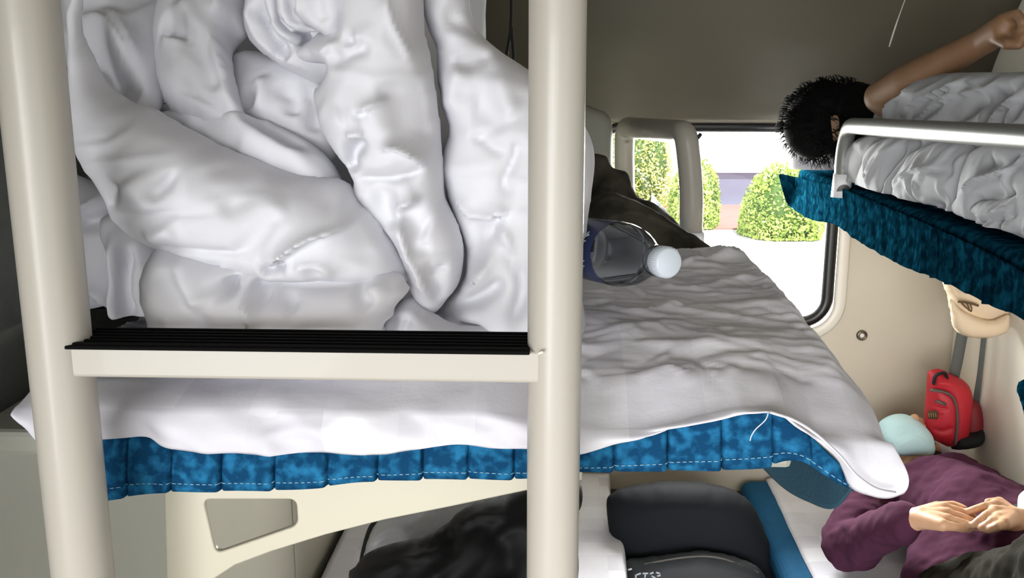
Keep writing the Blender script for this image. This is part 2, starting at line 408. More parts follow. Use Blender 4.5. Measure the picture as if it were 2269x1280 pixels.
ring(wx0-.038, wx1+.038, wz0-.038, wz1+.015, .10, D-.004, (.010, .019), M_white, 'window_frame', w1)
ring(wx0+.0, wx1-.0, wz0+.0, wz1+.006, .075, D-.002, (.016, .0185), M_seal, 'window_seal', w1)
pn = box('window_pane', (wx0-.01, D+.052, wz0-.01), (wx1+.01, D+.058, wz1+.005), M_glass, w1, bev=0)
w2 = thing('window_2', 'x', 'x', (.25, -.9, .95)); del w2['label']; del w2['category']; w2['kind'] = 'structure'
ring(-1.19, 1.99, .51, 1.74, .08, -.86, (.02, .02), M_white, 'window_frame', w2)
# lower panel on the left partition, moulded corner beside the window
structure(box('trim_3', (XL, .80, 0), (XL+.02, 1.35, PY(95, 990, .9)[2]), M_pale, bev=.012, seg=3))
structure(box('trim_4', (XL, 1.36, 0), (XL+.012, 2.02, 1.2), M_midgrey, bev=.004))
structure(box('trim_5', (XL, 2.03, 0), (XL+.012, D, 1.2), M_midgrey, bev=.004))
# upper berths overhead (above the frame), they shade the bay
for xa, xb_, lab in ((XL, .235, 'cream underside of the upper berth above the left middle berth'), (.70, XR, 'cream underside of the upper berth above the right middle berth')):
    ub = box('upper_berth', (xa, .84, 2.0), (xb_, 2.2, 2.05), M_pale, bev=.01); tag(ub, lab, 'berth')
# small lock on the outer wall
lk = thing('panel_lock', 'small round metal lock on the cream wall right of the window', 'lock', PY(1909, 742, D))
c = PY(1909, 742, D)
V, Fc = lathe_vf([(0, .016), (.006, .016), (.009, .013), (.009, .009), (.004, .008)], c+np.array([0, .0, 0]), (0, -1, 0)); link('rosette', V, Fc, M_chrome, lk)
V, Fc = lathe_vf([(0.001, .0075), (.007, .0075), (.009, .004), (.009, .0001)], c, (0, -1, 0)); link('barrel', V, Fc, M_white, lk)
# ================================================================== LADDER
lad = thing('bunk_ladder', 'cream enamelled steel ladder of two thick posts standing in the foreground', 'ladder', (-.2, .775, 0))
pl_l = PY(127, 640, .775); pl_r = PY(1230, 640, .775)
def post(x, r_): return tube('post', [(x, .775, 0), (x, .775, 1.0), (x, .775, 1.8), (x, .775, 2.5)], r_, M_frame, lad, seg=48)
post(pl_l[0]-.003, .0262); post(pl_r[0], .0224)
zt = PY(600, 776, .752)[2]; zb = PY(600, 846, .752)[2]
box('rung', (pl_l[0]+.004, .757, zb), (pl_r[0]-.006, .80, zt), M_frame, lad, bev=.003, seg=3)
bm = bmesh.new(); rbox(bm, (pl_l[0]+.012, .7535, zt-.002), (pl_r[0]-.02, .812, zt+.0012), .001)
for i in range(6):
    y = .758+i*.0095; rbox(bm, (pl_l[0]+.014, y, zt+.0008), (pl_r[0]-.022, y+.004, zt+.0028), .0006)
tr = linkbm('tread', bm, M_rubber, lad, smooth=False); tr['label'] = 'black ribbed rubber tread'
# little weld bead at the right joint
tube('weld_bead', [PY(1192, 783, .750), PY(1204, 779, .7495)], .0012, M_white, lad, seg=8)
# ================================================================== LEFT MIDDLE BERTH
zB = 1.325                         # top of the mattress
lb = thing('middle_berth', 'cream steel middle berth with a cut-out end bracket behind the ladder', 'berth', (-.13, .9, 1.2))
box('berth_board', (XL+.01, .90, 1.245), (.235, D-.03, 1.272), M_pale, lb, bev=.006)
q = lambda x, y: tuple(PY(x, y, .875)[[0, 2]])
arm = [(362, 1050), (1290, 1020), (1290, 1064), (1165, 1087), (1000, 1122), (850, 1152), (720, 1185), (600, 1222), (520, 1252), (462, 1290), (455, 1700), (380, 1700)]
hole = roundpoly([q(450, 1106), q(656, 1106), q(660, 1163), q(478, 1226)], .008)
plate('bracket', [q(*p) for p in arm], [hole], .875, .008, M_brack, lb, bev=.0015)
rail_l = thing('guard_rail', 'short cream tubular guard rail at the window end of the left middle berth', 'rail', PY(1527, 520, 2.2))
RA = [PY(1531, 520, 2.2), PY(1532, 420, 2.2), PY(1526, 345, 2.2), PY(1519, 293, 2.2), PY(1385, 281, 2.62), PY(1383, 340, 2.62), PY(1387, 520, 2.62)]
tube('rail_tube', roundpath(RA, .05), .0265, M_frame, rail_l, seg=28)
b0 = PY(1531, 512, 2.2); V, Fc = lathe_vf([(0, .001), (0, .03), (.01, .031), (.06, .031), (.06, .001)], b0, (0, 0, -1)); link('foot_socket', V, Fc, M_white2, rail_l)
tube('bumper', [PY(1546, 300, 2.2), PY(1551, 304, 2.2)], .008, M_seal, rail_l, seg=12)
# moulded grey shell at the window's left edge
shl = puff('headboard_shell', M_pale, outline=[(1270, 242), (1325, 243), (1350, 258), (1358, 290), (1358, 352), (1350, 380), (1270, 390)], Y=2.5, front=.03, back=.03, k=.02)
tag(shl, 'grey moulded rounded box between the post and the window corner', 'box')
# ------------------------------------------------------------------ mattress with pleated skirt
def strip(name, pts_top, pts_bot, m, parent, nsub=10, pleat=None, rows=8, th=.0015):
    T = catmull(pts_top, nsub); Bm = catmull(pts_bot, nsub); G = []
    L = 0
    for i in range(len(T)):
        if i: L += np.linalg.norm(T[i]-T[i-1])
        t = T[min(i+1, len(T)-1)]-T[max(i-1, 0)]; nrm = np.cross(t, [0, 0, 1.]); nrm /= max(np.linalg.norm(nrm), 1e-9)
        row = []
        for j in range(rows+1):
            s = j/rows; p = T[i]*(1-s)+Bm[i]*s; off = 0
            if pleat:
                ph = (L/pleat+.12*math.sin(L*17)) % 1; dp = min(ph, 1-ph)*pleat; off = .0035*ph-.0075*math.exp(-(dp/.0016)**2)*min(1, s*2+.4)
                off += .0012*math.sin(L*60+2*s)*s+.003*math.sin(s*math.pi)
            row.append(p+nrm*off)
        G.append(row)
    V, Fc = grid_vf(G); o = link(name, V, Fc, m, parent); solidify(o, th, 0); return o, G
def stitches(name, G, frac, m, parent, dash=3):
    parts = []
    for i in range(0, len(G)-dash-1, dash+2):
        a = [np.array(G[i+k][0])*(1-frac)+np.array(G[i+k][-1])*frac for k in (0, dash//2, dash)]
        a = []
        for k in range(0, dash+1):
            r_ = G[i+k]; jj = frac*(len(r_)-1); j0 = int(jj); fr_ = jj-j0; p = np.array(r_[j0])*(1-fr_)+np.array(r_[min(j0+1, len(r_)-1)])*fr_
            t = np.array(G[min(i+k+1, len(G)-1)][j0])-np.array(G[max(i+k-1, 0)][j0]); nn = np.cross(t, [0, 0, 1.]); nn /= max(np.linalg.norm(nn), 1e-9)
            a.append(p+nn*.0013)
        parts.append(tube_vf(a, .0005, 5))
    V, Fc = merge(parts); return link(name, V, Fc, m, parent)
mt = thing('mattress', 'thin mattress in a blue brocade cover under the white sheet on the left middle berth', 'mattress', (-.13, .87, 1.27))
box('mattress_core', (-.46, .91, 1.273), (.285, 1.95, zB-.028), M_broc, mt, bev=.018, seg=3)
ysk = .864
def sk(pt): return PY(pt[0], pt[1], ysk)
top_px = [(185, 964), (230, 962), (320, 960), (370, 984), (500, 991), (700, 995), (850, 994), (920, 978), (1000, 973), (1165, 985), (1290, 989), (1390, 965), (1490, 942), (1600, 917), (1700, 903), (1760, 936), (1800, 970), (1850, 1016), (1890, 1062)]
bot_px = [(185, 1110), (250, 1102), (370, 1084), (500, 1083), (700, 1075), (850, 1058), (1165, 1054), (1290, 1040), (1530, 1037), (1690, 1030), (1763, 1013), (1830, 1050), (1890, 1083)]
# resample both lines to equal columns
def resamp(px, n): P_ = np.array(catmull([np.array(p, float) for p in px], 10)); xs = np.linspace(P_[0, 0], P_[-1, 0], n); return [(x, np.interp(x, P_[:, 0], P_[:, 1])) for x in xs]
nc = 46; tp = resamp(top_px, nc); bt = resamp(bot_px, nc)
T = [sk(p) for p in tp]; Bq = [sk(p)+np.array([0, -.004, 0]) for p in bt]
so, G = strip('skirt', T, Bq, M_broc, mt, nsub=14, pleat=.047, rows=8)
stitches('stitching', G, .80, M_thread, so)
fl, GF = strip('skirt_flap', [PY(x, y, Y_) for x, y, Y_ in ((1893, 1052, .858), (1850, 1035, .875), (1800, 1005, .91), (1745, 985, .95), (1690, 970, .99))], [PY(x, y, Y_) for x, y, Y_ in ((1887, 1084, .856), (1848, 1126, .872), (1795, 1112, .905), (1740, 1082, .945), (1685, 1030, .985))], M_backing, mt, nsub=8, rows=8, th=.003)
fl['label'] = 'dark teal backing of the folded skirt corner'
# aisle-side skirt: its dark backing shows from beneath at the corner
T2 = []; B2 = []
for y, dz in ((1.0, .03), (1.06, .03), (1.12, .02), (1.2, .01), (1.3, .0), (1.8, .004), (2.3, 0), (2.75, .003)):
    T2.append(np.array([.272, y, 1.30])); B2.append(np.array([.270-(.02 if y < .95 else .004), y, 1.232+dz+(.0 if y < 1 else .012)]))
s2, G2 = strip('side_skirt', T2, B2, M_backing, mt, nsub=12, pleat=.05, rows=6); s2['label'] = 'dark teal inner side of the skirt'
# ------------------------------------------------------------------ bottom sheet
xe = .302; ye = .862
hem_px = [(34, 925), (62, 955), (105, 985), (160, 975), (240, 972), (320, 969), (370, 995), (500, 1002), (700, 1006), (830, 1006), (920, 988), (1000, 983), (1165, 996), (1290, 1000), (1390, 975), (1490, 952), (1600, 926), (1706, 906), (1760, 938), (1810, 975), (1860, 1022), (1885, 1078), (1930, 1096), (1970, 1103), (2003, 1094)]
def sheet_surface():
    hx = resamp(hem_px, 240)
    G = []
    for iu, (hxp, hyp) in enumerate(hx):
        # column start (hem) at the front, leaning out a little more at the loose corner
        k = max(0, (hxp-1700)/300); yh = ye-.012-.02*k
        h = PY(hxp, hyp, yh); x0 = h[0]
        over = max(0, x0-xe)
        col = []
        drop = float(np.clip(zB-h[2]-.002, .003, .012+.015*np.clip((x0+.06)/.10, 0, 1)))
        if over > 0: drop = .027
        zedge = zB+.006-drop-.1*over
        edge = np.array([min(x0, xe)+over*.3, ye-.004-.004*k, zedge-.004])
        for s in np.linspace(0, 1, 14)[:-1]:
            p = h*(1-s)+edge*s; bow = math.sin(math.pi*s)*(.006+.012*k); p[1] -= bow; p[0] += bow*.2*k
            w = .0035*math.sin(x0*38+3*s)+.0025*math.sin(x0*91+s*5); p[1] -= w*(1-.5*s); col.append(p)
        for yv in np.concatenate([np.linspace(0, .05, 5), np.linspace(.056, .5, 100), np.linspace(.507, 1.28, 90)]):
            x = edge[0]; z = zB+.006-.058*np.clip((yv-.60)/.9, 0, 1); r0 = .03
            dz = -drop*math.exp(-(yv/.095)**1.3)-.004*math.exp(-yv/.01)
            if over > 0: z = z-over*.8
            xx = x if over == 0 else xe+min(over, .008)+.004*math.sin(yv*23)
            t = np.clip((xe-xx)/.05, 0, 1) if over == 0 else 0
            xx = XL+.05+(xx-XL-.05)*(1-.16*np.clip((yv-.95)/.9, 0, 1))
            z -= .010*(1-math.sqrt(1-(1-t)**2)) if over == 0 else .010
            col.append(np.array([xx, ye+yv, z+dz]))
        G.append(col)
    G = np.array(G)                        # [u][v][3]
    X = G[:, :, 0]; Y_ = G[:, :, 1]
    # the cloth lies in folds: ridges running away to the right, swelling under the bottle
    top = np.clip((Y_-ye)/.05, 0, 1)
    vert = 1-top
    bump = .030*np.exp(-(((X-.05)/.22)**2+((Y_-1.10)/.22)**2))+.022*np.exp(-(((X-.20)/.12)**2+((Y_-1.45)/.25)**2))+.012*np.exp(-(((X-.28)/.07)**2+((Y_-1.2)/.4)**2))
    fo = .0032*rfold(X/.20+4+Y_*2.0, Y_/.05+X*3.2, 3)+.0024*rfold(X/.11, Y_/.022-X*4, 8)+.010*fnoise(X/.17, Y_/.14, 21)+.0022*rfold(X/.05, Y_/.03+X*8, 28)
    def cr(px, amp, w, kind):
        pts = [PZ(a, b, zB+.02)[:2] for a, b in px]
        if len(pts) > 2: pts = catmull(pts, 5)
        return crease_field(X, Y_, pts, amp, w, kind)
    for a in SHEET_CR: fo = fo+cr(*a)
    edge_f = np.clip((xe+.0-X)/.03+.35, .25, 1)
    G[:, :, 2] += top*(bump+fo)*edge_f*np.where(Y_ > 1.9, .4, 1)
    G[:, :, 1] -= vert*.004*fnoise(X/.05, G[:, :, 2]/.03, 5)+vert*.004*rfold(X/.11, G[:, :, 2]/.05+X*3, 15)
    return G
SHEET_CR = [([(1300, 615), (1380, 600), (1450, 640), (1560, 660)], .008, .014, 's'), ([(1420, 635), (1500, 665), (1620, 650), (1700, 640)], .005, .010, 's'),
            ([(1290, 700), (1400, 720), (1520, 700), (1640, 720)], .005, .010, 's'), ([(1320, 760), (1460, 740), (1620, 770), (1760, 760)], .004, .008, 's'),
            ([(1500, 620), (1600, 600), (1640, 590)], .012, .012, 's'), ([(1560, 520), (1640, 590), (1720, 680), (1800, 760)], .010, .015, 's'),
            ([(1300, 830), (1500, 800), (1700, 830), (1850, 800)], .003, .008, 's')]
rs = random.Random(5)
for i in range(46):
    cx = rs.uniform(1290, 1800); cy = rs.uniform(600, 900); ln = rs.uniform(60, 260); sl = rs.uniform(-.25, .3)+(.25 if cx > 1600 else 0)
    SHEET_CR.append(([(cx-ln/2, cy-ln*sl/2+rs.uniform(-6, 6)), (cx, cy+rs.uniform(-10, 10)), (cx+ln/2, cy+ln*sl/2)], rs.choice((-.0035, -.0028, .003)), rs.uniform(.0025, .005), 's'))
G = sheet_surface(); V, Fc = grid_vf(G)
sh = link('bed_sheet', V, Fc, M_sheet); solidify(sh, .0016, 0)
tag(sh, 'rumpled white sheet covering the left middle berth, hanging over its blue skirt', 'sheet')
# folded hem band along the loose corner
hp = [PY(x, y, ye-.030-.02*max(0, (x-1700)/300)) for x, y in resamp([(1706, 912), (1760, 930), (1810, 962), (1860, 1008), (1895, 1050), (1940, 1082), (1985, 1092)], 30)]
V, Fc = tube_vf(hp, [.0028]*len(hp), 8, squash=.5); hb = link('hem', V, Fc, M_sheet, sh)
tube('loose_thread', catmull([PY(1703, 912, .835), PY(1696, 930, .832), PY(1675, 950, .832), PY(1665, 965, .836), PY(1662, 976, .84)], 6), .0005, M_threadw, sh, seg=6)
# ================================================================== DUVET
L = []
CR_A, CR_W = 1.8, .75
def lobe(**kw):
    kw['nz'] = tuple(kw.get('nz', ()))+(('r', .0035, .09, .035, random.uniform(-1, 1), random.randint(100, 900)), ('n', .0012, .02, .012, .5, random.randint(100, 900)))
    L.append(clean(*puff_vf(floor_=zB+.022, **kw)))
# filler body at the back
lobe(outline=[(270, -80), (1000, -80), (1080, 120), (1270, 280), (1285, 450), (1270, 640), (1250, 800), (300, 800), (270, 560), (265, 200)], Y=1.26, front=.09, back=.16, res=.009, k=.06)
# far left dark folds
lobe(outline=[(120, 395), (190, 410), (250, 430), (290, 500), (300, 640), (290, 800), (150, 800), (130, 600)], Y=1.16, front=.05, back=.05, k=.04,
     cr=[([(150, 480), (215, 440), (260, 420)], .010, .006, 'l'), ([(170, 500), (220, 490), (250, 470)], -.012, .012, 'v'), ([(180, 600), (220, 650), (250, 690)], .012, .008, 'l'), ([(190, 640), (240, 700), (260, 740)], -.012, .01, 'v')])
# C, shaded lobe behind the lower roll
lobe(outline=[(212, 492), (255, 470), (330, 520), (370, 600), (380, 820), (300, 820), (275, 735), (250, 695), (247, 640), (240, 580), (216, 530)], Y=1.12, front=.045, back=.05, res=.0035, k=.04,
     cr=[([(250, 500), (262, 600), (262, 690), (290, 740)], .012, .012, 'v'), ([(285, 540), (280, 640), (300, 720)], -.012, .010, 'v')])
# valley, upper left
lobe(outline=[(118, 43), (130, -20), (160, -90), (380, -90), (370, 60), (360, 220), (300, 262), (230, 250), (180, 200), (140, 120)], n=(.28, -.75, .6), o=PY(230, 240, .985), front=.02, back=.05, k=.05,
     cr=[([(140, 70), (200, 120), (260, 160), (320, 180)], -.016, .016, 'v'), ([(160, 30), (240, 80), (290, 160), (330, 205)], .010, .012, 's'), ([(200, 170), (260, 190), (320, 210)], -.010, .02, 'v'), ([(230, 20), (280, 90), (310, 150)], .006, .012, 's'), ([(120, 20), (180, -10), (250, -30)], .012, .02, 'v')])
# E
lobe(outline=[(350, -90), (345, 0), (334, 60), (338, 140), (350, 200), (380, 240), (460, 262), (535, 268), (520, 200), (500, 110), (505, 60), (535, 40), (550, -90)], n=(.05, -.88, .45), o=PY(430, 200, 1.01), front=.06, back=.05, res=.0035, k=.05,
     cr=[([(483, -30), (486, 50), (478, 98), (492, 150), (508, 200), (529, 262)], .020, .008, 's'), ([(350, 66), (390, 80), (420, 88)], -.008, .008, 's'), ([(355, 90), (380, 98), (415, 100)], .008, .006, 's'),
         ([(375, 172), (400, 185), (450, 205), (500, 231)], -.008, .005, 's'), ([(362, 40), (400, 60), (420, 90), (440, 100)], -.006, .012, 'v'), ([(440, 60), (450, 120), (470, 200)], -.008, .014, 'v'), ([(400, 10), (430, 70), (470, 90)], .006, .02, 'v')])
# F
lobe(outline=[(490, 80), (520, 104), (586, 110), (650, 130), (720, 150), (740, 220), (730, 330), (690, 340), (600, 310), (530, 280), (500, 180)], n=(-.1, -.85, .5), o=PY(620, 260, 1.05), front=.05, back=.04, res=.004, k=.05,
     cr=[([(580, 180), (590, 220), (575, 262)], .008, .012, 'v'), ([(620, 200), (650, 220), (640, 260)], -.008, .012, 'v'), ([(560, 200), (550, 240)], -.006, .012, 'v'), ([(670, 180), (690, 230), (680, 290)], -.008, .012, 'v')])
# G, curl at the top: nested crescents of cloth
lobe(outline=[(545, -90), (540, 0), (534, 50), (550, 96), (590, 130), (648, 166), (705, 188), (745, 170), (790, 120), (800, -90)], Y=1.03, front=.055, back=.05, res=.0028, k=.04,
     cr=[([(560, 10), (580, 30), (596, 66), (622, 98), (655, 112)], -.014, .007, 's'), ([(545, -40), (548, 20), (560, 70), (600, 115), (660, 145), (705, 160)], .008, .012, 's'), ([(650, 78), (672, 84), (692, 72)], -.016, .010, 'v'), ([(604, 104), (625, 118), (640, 135)], -.006, .01, 'v')])
lobe(outline=[(590, -80), (583, 0), (592, 28), (598, 50), (610, 72), (632, 90), (656, 101), (664, 80), (644, 66), (628, 50), (620, 34), (630, -80)], Y=.985, front=.024, back=.04, res=.0022, k=.02, cr=[([(598, 30), (606, 60), (625, 80), (652, 92)], .004, .006, 's')])
lobe(outline=[(618, 40), (632, 56), (655, 68), (675, 71), (698, 66), (680, 52), (668, 30), (664, 10), (668, -80), (612, -80), (608, 10)], Y=.972, front=.026, back=.04, res=.0022, k=.022, cr=[([(622, 42), (642, 58), (668, 66)], .004, .005, 's'), ([(640, -20), (646, 30), (670, 55)], -.006, .006, 'v')])
lobe(outline=[(654, 4), (644, 18), (652, 34), (672, 52), (697, 66), (735, 90), (760, 60), (765, -80), (665, -80)], Y=.962, front=.03, back=.04, res=.0025, k=.03, cr=[([(664, -20), (656, 15), (668, 38)], .005, .006, 's'), ([(700, -40), (704, 20), (720, 60)], -.005, .012, 'v')])
# D, roll behind the big front fold
lobe(outline=[(285, 225), (340, 228), (430, 232), (505, 233), (540, 262), (620, 282), (700, 318), (735, 345), (752, 380), (745, 410), (760, 450), (700, 470), (560, 430), (420, 380), (320, 320), (280, 260)], n=(0, -.72, .69), o=PY(560, 420, .985), front=.055, back=.05, res=.0033, k=.045,
     cr=[([(300, 228), (400, 236), (500, 233)], -.010, .005, 's'), ([(500, 240), (545, 290), (620, 340), (700, 380)], .006, .016, 'v'), ([(534, 268), (600, 300), (680, 340)], -.007, .012, 'v'), ([(420, 275), (470, 300), (540, 340)], -.006, .014, 'v'), ([(330, 255), (390, 290), (520, 350), (700, 400)], -.012, .012, 'v')])
# I, right lobe
lobe(outline=[(918, -90), (925, 0), (940, 60), (960, 110), (962, 170), (975, 240), (988, 290), (970, 345), (968, 388), (982, 430), (994, 480), (1022, 548), (1024, 620), (995, 664), (960, 700), (920, 730), (900, 830), (1270, 830), (1290, 640), (1304, 500), (1312, 440), (1320, 350), (1296, 280), (1230, 200), (1166, 152), (1100, 108), (1053, 62), (1034, 0), (1020, -90)], Y=1.035, front=.085, back=.08, res=.004, k=.055,
     cr=[([(1000, 430), (1040, 480), (1100, 475), (1140, 455)], .012, .010, 'l'), ([(1035, 310), (1060, 305), (1100, 330), (1130, 330)], -.008, .008, 's'), ([(1050, 150), (1000, 180), (980, 260)], .008, .016, 'v'),
         ([(1000, 150), (1050, 130), (1090, 120)], -.009, .012, 'v'), ([(1150, 300), (1140, 350), (1120, 400), (1140, 440)], -.010, .008, 's'), ([(951, 706), (1000, 670), (1060, 610), (1110, 540)], .014, .010, 's'),
         ([(955, 706), (1010, 690), (1080, 650), (1130, 600)], -.012, .010, 'v'), ([(1085, 540), (1095, 500), (1120, 470)], -.012, .006, 's'), ([(1120, 520), (1145, 580), (1160, 640), (1130, 730)], -.010, .010, 'v'), ([(1100, 480), (1140, 560), (1150, 620)], .010, .008, 's'),
         ([(951, 712), (1010, 722), (1085, 730)], -.012, .006, 's'), ([(960, 720), (1020, 745), (1100, 760)], .008, .012, 'v'), ([(1040, 240), (1080, 250), (1110, 300)], -.006, .02, 'v'), ([(1100, 150), (1120, 220), (1150, 260)], .006, .016, 'v'), ([(1030, 480), (1060, 520), (1050, 600)], -.008, .016, 'v'), ([(1060, -20), (990, 30), (1040, 60), (1060, 100)], -.008, .01, 'v'), ([(1290, 400), (1300, 470)], -.006, .012, 'v')],
     nz=[('n', .004, .06, .05, .4, 4)])
# H, middle upright lobe
lobe(outline=[(737, -90), (737, 0), (732, 60), (700, 66), (668, 92), (636, 118), (665, 136), (720, 146), (700, 185), (682, 204), (690, 240), (705, 290), (738, 345), (775, 396), (772, 430), (800, 470), (845, 520), (875, 560), (897, 640), (912, 675), (950, 708), (990, 668), (1014, 630), (1022, 560), (1006, 500), (978, 440), (976, 390), (972, 330), (962, 234), (945, 120), (930, 60), (905, -90)], Y=.985, front=.075, back=.06, res=.003, k=.045,
     cr=[([(845, -40), (870, 50), (900, 110), (915, 160)], .006, .004, 's'), ([(770, 95), (800, 82), (795, 98), (740, 125)], .005, .007, 's'), ([(765, 90), (790, 86)], -.007, .006, 's'), ([(728, 10), (733, 60), (735, 100)], -.008, .006, 's'),
         ([(790, 254), (830, 236), (865, 218)], .009, .010, 'l'), ([(790, 256), (820, 246)], -.008, .006, 's'), ([(770, 300), (790, 298), (815, 296)], .010, .006, 's'), ([(772, 390), (780, 340), (800, 315), (812, 298)], -.016, .010, 'v'),
         ([(850, 340), (870, 326), (920, 350), (945, 378)], .014, .010, 'l'), ([(776, 398), (840, 398), (900, 390), (942, 375)], -.012, .008, 's'), ([(850, 170), (880, 230), (895, 330)], -.008, .018, 'v'), ([(905, 160), (930, 260), (945, 340)], -.008, .018, 'v'),
         ([(875, 460), (900, 455), (930, 440)], .009, .010, 'l'), ([(895, 455), (915, 500), (950, 520)], -.010, .018, 'v'), ([(880, 440), (880, 480), (900, 560), (925, 610), (953, 700)], .014, .010, 's'), ([(900, 550), (930, 551), (955, 548)], -.006, .004, 's'),
         ([(935, 590), (960, 600), (990, 602)], -.006, .006, 's'), ([(940, 600), (965, 650), (958, 700)], -.010, .012, 'v'), ([(840, 400), (850, 450), (870, 520)], -.010, .016, 'v'), ([(668, 118), (700, 108), (720, 125)], .006, .012, 'v'), ([(720, 146), (770, 120), (830, 95)], -.007, .012, 'v'), ([(690, 240), (730, 260), (770, 250)], .005, .02, 'v')],
     nz=[('n', .003, .06, .05, .9, 31)])
# J, small bottom piece
lobe(outline=[(838, 830), (842, 730), (866, 690), (905, 665), (950, 700), (1010, 730), (1100, 740), (1130, 830)], Y=.965, front=.045, back=.04, res=.003, k=.03,
     cr=[([(905, 700), (895, 740), (905, 790)], -.012, .008, 's'), ([(870, 700), (860, 760)], -.006, .008, 'v'), ([(925, 720), (940, 712), (1000, 725), (1085, 732)], .008, .006, 's')])
# B, bottom front roll
lobe(outline=[(330, 830), (322, 724), (308, 680), (303, 610), (318, 568), (345, 545), (430, 560), (560, 590), (700, 590), (860, 610), (893, 640), (898, 655), (868, 690), (862, 712), (838, 740), (830, 830)], Y=.925, front=.066, back=.06, res=.003, k=.04,
     cr=[([(350, 570), (380, 640), (430, 700), (480, 760)], -.007, .018, 'v'), ([(370, 570), (400, 620), (460, 690)], .006, .014, 'v'), ([(498, 615), (505, 640), (516, 660)], -.024, .008, 's'), ([(520, 625), (560, 634), (640, 637), (760, 638), (856, 628)], -.018, .006, 's'),
         ([(540, 640), (570, 650), (600, 675)], -.012, .010, 'v'), ([(535, 655), (560, 700), (580, 735)], .010, .010, 'l'), ([(600, 650), (640, 665), (660, 690)], -.008, .010, 'v'), ([(780, 640), (800, 665), (815, 690)], -.008, .010, 'v'), ([(800, 640), (830, 650), (850, 640)], .007, .008, 's'), ([(860, 625), (890, 645), (870, 690)], .004, .01, 'v'), ([(400, 560), (440, 580), (470, 600)], -.008, .01, 'v')],
     nz=[('n', .003, .07, .04, .2, 41)])
# A, the big front fold
lobe(outline=[(115, 43), (124, 0), (132, -70), (165, -70), (150, 0), (146, 50), (152, 80), (172, 120), (200, 182), (250, 222), (300, 238), (332, 256), (395, 291), (470, 330), (545, 358), (620, 385), (700, 398), (752, 410), (790, 455), (812, 470), (848, 525), (872, 560), (893, 610), (896, 640), (880, 634), (800, 634), (700, 634), (600, 632), (550, 622), (532, 606), (515, 600), (498, 606), (480, 612), (460, 604), (400, 580), (345, 560), (315, 550), (288, 530), (274, 512), (240, 498), (230, 485), (231, 470), (240, 458), (226, 432), (205, 400), (170, 362), (146, 302), (134, 220), (128, 140)], Y=.955, front=.085, back=.06, res=.003, k=.05,
     cr=[([(135, 80), (160, 110), (190, 175), (250, 219), (328, 254), (390, 289), (470, 332), (547, 359), (640, 382), (700, 395)], .010, .008, 's'), ([(235, 480), (330, 470), (420, 468), (520, 465)], -.003, .004, 's'),
         ([(300, 545), (360, 552), (440, 556), (520, 558), (560, 540)], -.009, .006, 's'), ([(318, 535), (360, 520), (410, 505)], .006, .012, 'v'), ([(570, 608), (600, 588), (640, 560), (690, 527), (740, 512), (774, 497), (788, 474)], .016, .012, 'l'), ([(575, 604), (610, 590), (640, 585)], -.018, .008, 's'),
         ([(520, 565), (560, 540), (600, 500), (610, 450)], -.007, .016, 'v'), ([(340, 440), (380, 400), (372, 375)], -.006, .010, 'v'), ([(300, 380), (330, 430), (350, 480)], .005, .02, 'v'), ([(450, 370), (520, 375), (560, 370)], -.006, .010, 'v'), ([(510, 370), (540, 400), (530, 440), (490, 470)], -.005, .016, 'v'),
         ([(651, 590), (690, 584), (720, 592), (738, 622)], .009, .008, 's'), ([(560, 620), (620, 610), (700, 605)], .006, .012, 'v'), ([(735, 400), (750, 440), (790, 470)], .008, .012, 'v'), ([(620, 400), (700, 430), (760, 460)], -.006, .014, 'v'), ([(780, 480), (800, 540), (790, 600)], -.005, .02, 'v'), ([(640, 450), (600, 480), (640, 520)], .004, .02, 'v'), ([(236, 470), (250, 430), (270, 400)], -.006, .010, 'v'), ([(472, 600), (490, 610), (506, 620)], .008, .006, 's')],
     nz=[('n', .004, .08, .05, -.5, 51), ('n', .0015, .03, .02, .5, 52)])
CR_A, CR_W = 1.0, 1.0
V, Fc = merge(L)
du = link('duvet', V, Fc, M_duvet)
tag(du, 'large crumpled white duvet piled on the near end of the left middle berth', 'duvet')
#SECTION3
# ================================================================== ON THE LEFT MIDDLE BERTH
# bottle
Pc = PY(1484, 582, .925); Pb = PY(1352, 559, 1.03); ax = (Pb-Pc)/np.linalg.norm(Pb-Pc)
bt_ = thing('water_bottle', 'clear plastic water bottle with navy label lying on the grey sheet', 'bottle', Pc+ax*.12-np.array([0, 0, .034]))
prof = [(.012, .0125), (.020, .0128), (.022, .0155), (.025, .0155), (.027, .013), (.034, .0140), (.044, .0185), (.056, .0245), (.070, .0300), (.086, .0332), (.098, .0337), (.102, .0325), (.106, .0337), (.18, .0337), (.184, .0325), (.188, .0337), (.215, .0337), (.222, .030), (.224, .015), (.220, .0001)]
V, Fc = lathe_vf(prof, Pc, ax, 56); link('bottle_body', V, Fc, M_pet, bt_)
prof = [(.0, .0001), (.0, .0125), (.0012, .0142), (.003, .0150), (.016, .0153), (.0175, .0145)]
V, Fc = lathe_vf(prof, Pc, ax, 60)
for i in range(40):
    a = 2*math.pi*i/40
bc = link('bottle_cap', V, Fc, M_cap_bottle, bt_)
rd = []
d_ = Vector(ax); a_ = (Vector((0, 0, 1))-d_*d_.z).normalized(); b_ = d_.cross(a_)
for i in range(48):
    w = 2*math.pi*i/48; o_ = (a_*math.cos(w)+b_*math.sin(w))*.0151
    rd.append(tube_vf([Vector(Pc)+o_+d_*.003, Vector(Pc)+o_+d_*.0155], .0004, 5))
V, Fc = merge(rd); link('knurling', V, Fc, M_cap_bottle, bc)
V, Fc = lathe_vf([(.098, .0341), (.100, .0343), (.178, .0343), (.18, .0341)], Pc, ax, 56); lbl = link('bottle_label', V, Fc, M_label, bt_)
